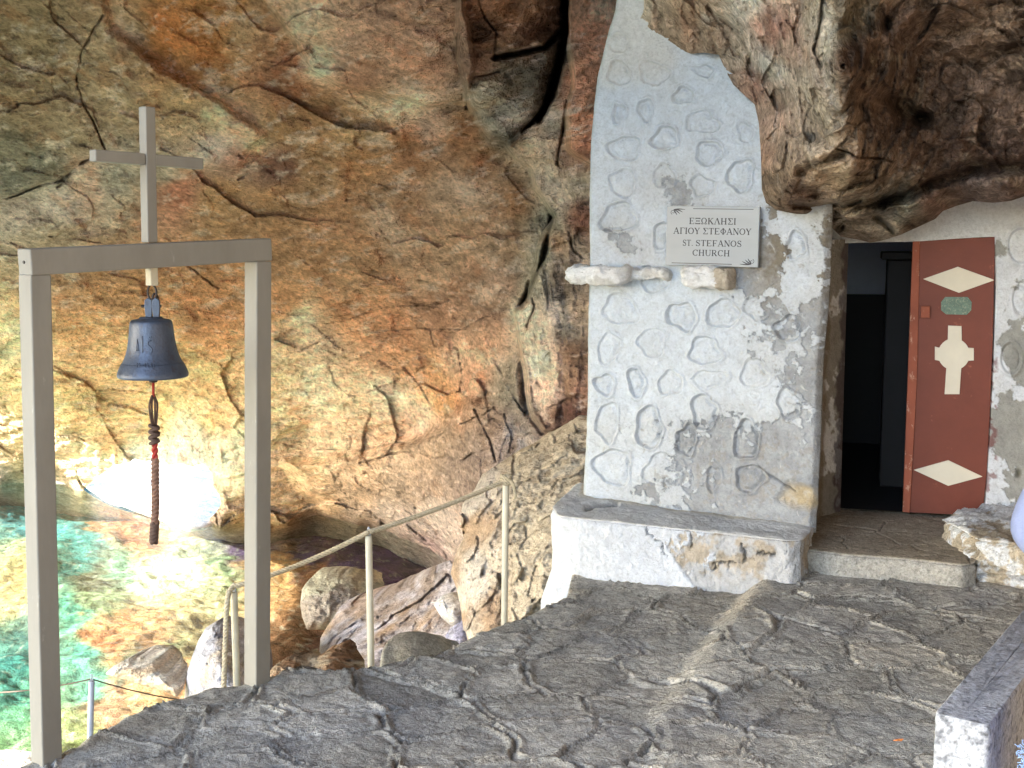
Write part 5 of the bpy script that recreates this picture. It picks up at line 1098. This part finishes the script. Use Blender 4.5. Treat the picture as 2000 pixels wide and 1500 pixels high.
# ------------------------------------------------------------------ name plaque
PC = [(1303, 402), (1484, 404), (1480, 522.5), (1299.5, 518)]
sg = empty('plaque', tuple(PP(1390, 460, W0 + wn * .03, wn)), 'marble name plaque lettered in Greek and English on the white wall', 'sign')
f4 = [PP(x, y, W0 + wn * .05, wn) for x, y in PC]; b4 = [v - wn * .024 for v in f4]
fixn(poly_mesh('plaque_board', f4 + b4, [(0, 1, 2, 3), (7, 6, 5, 4), (0, 4, 5, 1), (1, 5, 6, 2), (2, 6, 7, 3), (3, 7, 4, 0)], M_SIGN, sg, bevel=.002))
def SP(x, y, l=.0008): return PP(x, y, W0 + wn * (.05 + l), wn)
# serif capitals: strokes (x0,y0,x1,y1,width) in a 1-high box, advance width; serifs added at stroke ends marked by 's'
def G(ch):
    t, h = .17, .075
    L = []; A = lambda *a: L.append(a)
    def v(x, y0=0, y1=1, w=t, s0=1, s1=1):
        A(x, y0, x, y1, w)
        if s0: A(x - .16, y0 + h / 2, x + .16, y0 + h / 2, h)
        if s1: A(x - .16, y1 - h / 2, x + .16, y1 - h / 2, h)
    def arc(cx, cy, rx, ry, a0, a1, w0=t, w1=h, n=14):
        for k in range(n):
            a, b = math.radians(a0 + (a1 - a0) * k / n), math.radians(a0 + (a1 - a0) * (k + 1) / n)
            m_ = (a + b) / 2; ww = w1 + (w0 - w1) * abs(math.cos(m_)) ** 1.5
            A(cx + rx * math.cos(a), cy + ry * math.sin(a), cx + rx * math.cos(b), cy + ry * math.sin(b), ww)
    if ch in 'EΕ': v(.22); A(.22, .96, .78, .96, h); A(.22, .04, .80, .04, h); A(.22, .5, .58, .5, h); A(.78, 1, .78, .78, h); A(.80, 0, .80, .24, h); A(.58, .40, .58, .60, h); w_ = .95
    elif ch == 'F': v(.22); A(.22, .96, .76, .96, h); A(.22, .5, .58, .5, h); A(.76, 1, .76, .78, h); A(.58, .4, .58, .6, h); w_ = .9
    elif ch == 'Ξ': A(.1, .92, .8, .92, .14); A(.1, .08, .8, .08, .14); A(.22, .5, .68, .5, .13); A(.1, 1, .1, .76, h); A(.8, 1, .8, .76, h); A(.1, 0, .1, .24, h); A(.8, 0, .8, .24, h); A(.22, .38, .22, .62, h); A(.68, .38, .68, .62, h); w_ = .92
    elif ch == 'Ω': arc(.5, .58, .36, .40, -50, 230); A(.10, .05, .40, .05, .1); A(.60, .05, .90, .05, .1); A(.10, 0, .10, .2, h); A(.90, 0, .90, .2, h); A(.40, .05, .30, .28, .1); A(.60, .05, .70, .28, .1); w_ = 1.05
    elif ch in 'KΚ': v(.22); A(.26, .44, .76, .96, h); A(.42, .58, .82, .04, t); A(.62, .96, .92, .96, h); A(.66, .04, .98, .04, h); w_ = 1.02
    elif ch in 'AΑ': A(.12, .02, .48, 1, h); A(.48, 1, .84, .02, t); A(.22, .34, .70, .34, h); A(.0, .04, .28, .04, h); A(.68, .04, 1.0, .04, h); w_ = 1.02
    elif ch == 'Λ': A(.12, .02, .48, 1, h); A(.48, 1, .84, .02, t); A(.0, .04, .28, .04, h); A(.68, .04, 1.0, .04, h); w_ = 1.02
    elif ch in 'HΗ': v(.22); v(.82); A(.22, .5, .82, .5, h); w_ = 1.08
    elif ch == 'Σ': A(.12, .96, .78, .96, h); A(.16, .96, .52, .50, t); A(.52, .50, .14, .06, h); A(.12, .06, .82, .06, .1); A(.78, 1, .78, .76, h); A(.82, 0, .82, .26, h); w_ = .96
    elif ch in 'IΙ': v(.22); w_ = .48
    elif ch == 'Γ': v(.22); A(.22, .96, .76, .96, h); A(.76, 1, .76, .74, h); w_ = .84
    elif ch in 'OΟ': arc(.5, .5, .40, .46, 0, 360, t, h, 22); w_ = 1.04
    elif ch in 'YΥ': v(.46, 0, .46, t, 1, 0); A(.46, .44, .14, .96, t); A(.46, .44, .78, .96, h); A(.0, .96, .28, .96, h); A(.64, .96, .92, .96, h); w_ = .94
    elif ch in 'TΤ': v(.44, 0, 1, t, 1, 0); A(.06, .96, .82, .96, h); A(.06, 1, .06, .76, h); A(.82, 1, .82, .76, h); w_ = .92
    elif ch == 'Φ': v(.5); arc(.5, .5, .38, .30, 0, 360, .15, h, 22); w_ = 1.02
    elif ch in 'NΝ': v(.18, 0, 1, h); v(.84, 0, 1, h, 0, 1); A(.18, .98, .84, .02, t); w_ = 1.04
    elif ch == 'S': arc(.42, .72, .26, .25, 30, 200, .13, h, 10); A(.18, .64, .66, .40, t); arc(.42, .28, .28, .26, 20, -160, .13, h, 10); A(.66, .98, .66, .72, h); A(.14, .02, .14, .30, h); w_ = .84
    elif ch == 'C': arc(.52, .5, .40, .46, 42, 318, t, h, 18); A(.84, .98, .84, .68, h); w_ = .98
    elif ch == 'U': A(.2, .98, .2, .34, t); arc(.52, .34, .32, .32, 180, 360, .12, h, 12); A(.84, .34, .84, .98, h); A(.04, .96, .36, .96, h); A(.68, .96, 1.0, .96, h); w_ = 1.04
    elif ch == 'R': v(.22); arc(.46, .73, .28, .23, -90, 90, .15, h, 10); A(.22, .96, .48, .96, h); A(.22, .5, .48, .5, h); A(.46, .5, .82, .04, t); A(.70, .04, .98, .04, h); w_ = 1.02
    elif ch == '.': A(.12, .08, .26, .08, .15); w_ = .36
    else: w_ = .38
    return L, w_
def quad_stroke(fn, x0, y0, x1, y1, w_, out):
    d = math.hypot(x1 - x0, y1 - y0) + 1e-9; nx_, ny_ = -(y1 - y0) / d * w_ / 2, (x1 - x0) / d * w_ / 2
    k = len(out[0]); out[0].extend([fn(x0 + nx_, y0 + ny_), fn(x1 + nx_, y1 + ny_), fn(x1 - nx_, y1 - ny_), fn(x0 - nx_, y0 - ny_)]); out[1].append((k, k + 1, k + 2, k + 3))
def warp(x, y):  # plaque-local (0..181, 0..117) -> photo coordinates of the plaque corners
    u, v = x / 181.0, y / 117.0; tx = PC[0][0] * (1 - u) + PC[1][0] * u; bx2 = PC[3][0] * (1 - u) + PC[2][0] * u; ty = PC[0][1] * (1 - u) + PC[1][1] * u; by2 = PC[3][1] * (1 - u) + PC[2][1] * u
    return tx * (1 - v) + bx2 * v, ty * (1 - v) + by2 * v
def line_text(txt, cx, cy, hgt, width):
    tot = sum(G(c)[1] for c in txt); sx = width / tot; x = cx - width / 2; out = ([], [])
    cnt = [0]
    for c in txt:
        L, w_ = G(c)
        for a in L:
            cnt[0] += 1; lift = .0008 + .00002 * (cnt[0] % 40)
            quad_stroke(lambda X, Y_, x=x, lift=lift: SP(*warp(x + X * sx, cy + hgt / 2 - Y_ * hgt), lift), a[0], a[1], a[2], a[3], a[4], out)
        x += w_ * sx
    return out
outs_ = [line_text('ΕΞΩΚΛΗΣΙ', 90, 29, 12.5, 93), line_text('ΑΓΙΟΥ ΣΤΕΦΑΝΟΥ', 90, 48.5, 12.5, 153), line_text('ST.', 42.5, 72, 12, 21), line_text('STEFANOS', 103, 72, 12, 91), line_text('CHURCH', 89, 91, 12, 74)]
for a_, b_ in outs_: poly_mesh('lettering', a_, b_, M_INK, sg)
def flourish(ox, oy, s_):
    out = ([], []); k = [0]
    def st(pts, ws):
        for (a, b, w_) in zip(pts[:-1], pts[1:], ws):
            k[0] += 1; quad_stroke(lambda X, Y_, l=.0008 + .00002 * (k[0] % 40): SP(*warp(ox + s_ * X, oy + s_ * Y_), l), a[0], a[1], b[0], b[1], w_, out)
    sp = [(0 + (6.2 - k_ * .30) * math.cos(k_ * .45 + 1.9), 8 + (6.2 - k_ * .30) * math.sin(k_ * .45 + 1.9)) for k_ in range(17)]
    st(sp, [1.3] * 16)
    for (x1, y1, bx1, by1) in ((30, 1, 12, -1), (24, 8, 14, 1), (17, 12, 9, 4), (10, 15, 6, 8)):
        pts = [((1 - t_) ** 2 * 1 + 2 * t_ * (1 - t_) * bx1 + t_ * t_ * x1, (1 - t_) ** 2 * 1 + 2 * t_ * (1 - t_) * by1 + t_ * t_ * y1) for t_ in [i_ / 8 for i_ in range(9)]]
        st(pts, [2.4 * math.sin(math.pi * (i_ + .7) / 8.6) + .3 for i_ in range(8)])
    return out
f1 = flourish(12, 6, .78); f2 = flourish(169, 112, -.78)
ln, ln2 = ([], []), ([], []); quad_stroke(lambda X, Y_: SP(*warp(X, Y_)), 51, 5, 169, 5, 1.2, ln); quad_stroke(lambda X, Y_: SP(*warp(X, Y_)), 12, 112, 130, 112, 1.2, ln2)
for a_, b_ in (f1, f2): poly_mesh('flourish', a_, b_, M_INK, sg)
for a_, b_ in (ln, ln2): poly_mesh('rule_line', a_, b_, M_INK, sg)

# ------------------------------------------------------------------ low concrete wall at the right
A0, A1 = PZ(1823, 1392, .55), PZ(2020, 1165, .55); wdir = Vector((A1.x - A0.x, A1.y - A0.y, 0)).normalized(); wnr = Vector((wdir.y, -wdir.x, 0))
def lw_col(s, u, V):
    c = lin((176, 182, 192)) * (1 + .20 * fbm(s, 12, 5, 3) + .15 * fbm(s, 60, 2, 13))[..., None]
    sp = smooth(.18, .34, fbm(s, 46, 3, 23, .6))[..., None]; c = c * (1 - .62 * sp) + .62 * sp * lin((84, 88, 96))
    return c, .0025 * fbm(s, 50, 3, 33) + .003 * fbm(s, 8, 4, 43)
B0 = A0 + wnr * .155 - Vector((0, .02, 0)); B1 = A0 + wdir * 2.6
lwall = None
path = [A0 + wdir * 2.6, A0 + wdir * .1, A0 + wdir * .005, A0 + wnr * .006, B0 - wnr * .008, B0 + wdir * .008, B0 + wdir * .1, B0 + wdir * 2.6]
inner = [A0 + wdir * 2.6 + wnr * .079, A0 + wdir * .2 + wnr * .079, A0 + wdir * .08 + wnr * .079, A0 + wdir * .08 + wnr * .08, A0 + wdir * .2 + wnr * .08, B0 + wdir * 2.6 - wnr * .079]
o = ledge('low_wall', path, inner, -.1, .55, M_CONC, lw_col, None, nu=900, nv0=110, nv1=26, amp=.003, off=70, rnd=.006)
tag(o, 'low speckled concrete parapet wall running past the person in jeans', 'wall')

# small dry leaf on the paving
lp = PZ(1754, 1446, .10); vs = [lp + Vector(v) * .012 for v in ((-1.6, 0, 0), (-.5, -.9, .3), (.9, -.7, .1), (1.8, .1, .5), (.7, .8, .2), (-.6, .8, .0), (0, 0, .5))]
o = poly_mesh('dry_leaf', vs, [(0, 1, 6), (1, 2, 6), (2, 3, 6), (3, 4, 6), (4, 5, 6), (5, 0, 6)], M_LEAF, None, smooth_sh=False)
sm = o.modifiers.new('so', 'SOLIDIFY'); sm.thickness = .0015; tag(o, 'tiny curled orange leaf lying on the paving by the low wall', 'leaf')

# ------------------------------------------------------------------ person at the right edge
def skin_body(name, joints, edges, mat, parent, sub=2):
    me = bpy.data.meshes.new(name); ids = {k: i for i, k in enumerate(joints)}
    me.from_pydata([tuple(j[0]) for j in joints.values()], [(ids[a], ids[b]) for a, b in edges], []); me.update()
    o = bpy.data.objects.new(name, me); COL.objects.link(o)
    m_ = o.modifiers.new('skin', 'SKIN'); m_.use_smooth_shade = True
    for i, j in enumerate(joints.values()):
        r_ = j[1] if hasattr(j[1], '__len__') else (j[1], j[1]); me.skin_vertices[0].data[i].radius = r_
    me.skin_vertices[0].data[0].use_root = True
    s_ = o.modifiers.new('sub', 'SUBSURF'); s_.levels = sub; s_.render_levels = sub
    dg = bpy.context.evaluated_depsgraph_get(); m2 = bpy.data.meshes.new_from_object(o.evaluated_get(dg)); bpy.data.objects.remove(o)
    m2.materials.clear(); m2.materials.append(mat)
    o2 = link(name, m2, mat, parent); o2.data.polygons.foreach_set('use_smooth', [True] * len(o2.data.polygons)); return o2
PX, PY = 1.735, 3.45
person = empty('person', (PX, PY, 0), 'person in ripped blue jeans and grey blue top standing beyond the low wall', 'person')
O = Vector((PX, PY, 0)); J = lambda x, y, z: O + Vector((x, y, z))
sk = {'pelvis': (J(0, 0, .92), (.13, .10)), 'waist': (J(0, 0, 1.08), (.12, .09)), 'chest': (J(0, 0, 1.28), (.14, .10)), 'neckb': (J(0, 0, 1.44), (.07, .07)), 'neck': (J(0, -.01, 1.52), (.048, .05)),
      'shL': (J(-.15, 0, 1.40), .055), 'elL': (J(-.25, .04, 1.135), .038), 'wrL': (J(-.13, -.17, 1.00), .028), 'shR': (J(.16, 0, 1.40), .058), 'elR': (J(.23, .03, 1.12), .042), 'wrR': (J(.15, -.17, .98), .028),
      'hipL': (J(-.10, 0, .88), .088), 'knL': (J(-.145, -.03, .48), .056), 'anL': (J(-.13, .03, .09), .038), 'toL': (J(-.14, -.13, .035), .032),
      'hipR': (J(.10, 0, .88), .088), 'knR': (J(.13, -.02, .48), .056), 'anR': (J(.12, .03, .09), .038), 'toR': (J(.13, -.13, .035), .032), 'haL': (J(-.09, -.24, .985), (.034, .017)), 'haR': (J(.11, -.24, .965), (.034, .017))}
ed = [('pelvis', 'waist'), ('waist', 'chest'), ('chest', 'neckb'), ('neckb', 'neck'), ('chest', 'shL'), ('shL', 'elL'), ('elL', 'wrL'), ('wrL', 'haL'), ('chest', 'shR'), ('shR', 'elR'), ('elR', 'wrR'), ('wrR', 'haR'), ('pelvis', 'hipL'), ('hipL', 'knL'), ('knL', 'anL'), ('anL', 'toL'), ('pelvis', 'hipR'), ('hipR', 'knR'), ('knR', 'anR'), ('anR', 'toR')]
body = skin_body('body', sk, ed, M_SKIN, person)
# head
def head_tr(W):
    return W
hc = J(0, -.015, 1.635)
def skinc(W, V): return np.ones((len(W), 3)) * lin((196, 150, 124))
hd = rock_blob('head', hc, vx, Vector((0, 1, 0)), UPV, .076, .096, .118, M_SKIN, skinc, person, sub=4, power=2.1, namp=0)
W = np.array([v.co[:] for v in hd.data.vertices]); L_ = W - np.array(hc)
fr_ = (L_[:, 1] < 0)
W[:, 1] -= np.where(fr_, .022 * np.exp(-((L_[:, 0]) / .011) ** 2 - ((L_[:, 2] + .012) / .022) ** 2), 0)            # nose
for sx_ in (-1, 1): W[:, 1] += np.where(fr_, .012 * np.exp(-((L_[:, 0] - sx_ * .031) / .016) ** 2 - ((L_[:, 2] - .012) / .012) ** 2), 0)   # eye sockets
W[:, 1] -= np.where(fr_, .006 * np.exp(-((L_[:, 0]) / .02) ** 2 - ((L_[:, 2] + .055) / .006) ** 2), 0)
W[:, 0] = np.where(L_[:, 2] < -.03, hc.x + L_[:, 0] * (1 + (L_[:, 2] + .03) * 3.2), W[:, 0])
hd.data.vertices.foreach_set('co', W.astype(np.float32).ravel())
for sx_ in (-1, 1):
    rock_blob('ear', hc + Vector((sx_ * .078, .012, -.002)), vx, Vector((0, 1, 0)), UPV, .010, .018, .030, M_SKIN, skinc, person, sub=3, namp=0)
    rock_blob('eye', hc + Vector((sx_ * .031, -.078, .012)), vx, Vector((0, 1, 0)), UPV, .011, .009, .007, M_HAIR, skinc, person, sub=3, namp=0)
def hair_tr(W): return W
rock_blob('hair', hc + Vector((0, .022, .028)), vx, Vector((0, 1, 0)), UPV, .088, .095, .108, M_HAIR, skinc, person, sub=4, power=2.2, namp=.04)
# fingers
for sx_ in (-1, 1):
    hb = J(-.09, -.24, .985) if sx_ < 0 else J(.11, -.24, .965)
    for f_ in range(4):
        b0 = hb + Vector(((f_ - 1.5) * .017, -.022, 0)); ln_ = (.062, .072, .068, .052)[f_]
        vs, fs = tube([b0, b0 + Vector((0, -ln_ * .45, -.004)), b0 + Vector((0, -ln_ * .8, -.018)), b0 + Vector((0, -ln_, -.034))], [.0085, .008, .0075, .006], 8); fixn(poly_mesh('finger', vs, fs, M_SKIN, body, smooth_sh=True))
    vs, fs = tube([hb + Vector((-sx_ * .025, .0, 0)), hb + Vector((-sx_ * .048, -.022, -.006)), hb + Vector((-sx_ * .052, -.045, -.012))], [.011, .0095, .007], 8); fixn(poly_mesh('thumb', vs, fs, M_SKIN, body, smooth_sh=True))
# clothes: jeans and top follow the body a little outside it
jn = {'p': (J(0, 0, .95), (.155, .12)), 'hL': (J(-.10, 0, .86), .108), 'tL': (J(-.13, -.01, .68), .088), 'kL': (J(-.15, -.03, .50), .075), 'cL': (J(-.14, 0, .3), .066), 'aL': (J(-.13, .03, .11), .056), 'hR': (J(.10, 0, .86), .108), 'kR': (J(.13, -.02, .48), .075), 'aR': (J(.12, .03, .11), .056), 'w': (J(0, 0, 1.03), (.145, .11))}
skin_body('jeans', jn, [('p', 'w'), ('p', 'hL'), ('hL', 'tL'), ('tL', 'kL'), ('kL', 'cL'), ('cL', 'aL'), ('p', 'hR'), ('hR', 'kR'), ('kR', 'aR')], M_JEAN, person)
tp_ = {'c': (J(0, 0, 1.28), (.165, .12)), 'w': (J(0, 0, 1.08), (.15, .115)), 'h': (J(0, 0, .90), (.165, .135)), 'n': (J(0, 0, 1.43), (.085, .08)), 'sL': (J(-.14, 0, 1.40), .066), 'eL': (J(-.258, .04, 1.135), .050), 'fL': (J(-.185, -.09, 1.055), .046), 'sR': (J(.165, 0, 1.40), .072), 'eR': (J(.235, .03, 1.13), .058), 'fR': (J(.18, -.09, 1.045), .046)}
skin_body('top', tp_, [('c', 'w'), ('w', 'h'), ('c', 'n'), ('c', 'sL'), ('sL', 'eL'), ('eL', 'fL'), ('c', 'sR'), ('sR', 'eR'), ('eR', 'fR')], M_SHIRT, person)
# frayed rip at the knee
parts = []; rg = random.Random(3)
for k in range(70):
    z0 = rg.uniform(.36, .50); a = rg.uniform(2.4, 4.2); r0 = .075; c = J(-.148, -.015, z0) + Vector((math.cos(a) * r0, math.sin(a) * r0, 0)); pts_ = [c]
    for j in range(4): pts_.append(pts_[-1] + Vector((math.cos(a) * .005 + rg.uniform(-.006, .006), math.sin(a) * .005 + rg.uniform(-.006, .006), rg.uniform(-.012, .008))))
    parts.append(tube(pts_, .0016, 5))
vs, fs = join_geo(parts); fixn(poly_mesh('frayed_rip', vs, fs, M_FRAY, bpy.data.objects['jeans'], smooth_sh=True))
for sx_, key in ((-1, 'L'), (1, 'R')):
    a = sk['an' + key][0]; rock_blob('shoe', Vector((a.x, a.y - .07, .045)), vx, Vector((0, 1, 0)), UPV, .048, .14, .05, M_SHOE, skinc, person, sub=4, power=2.6, namp=.0)
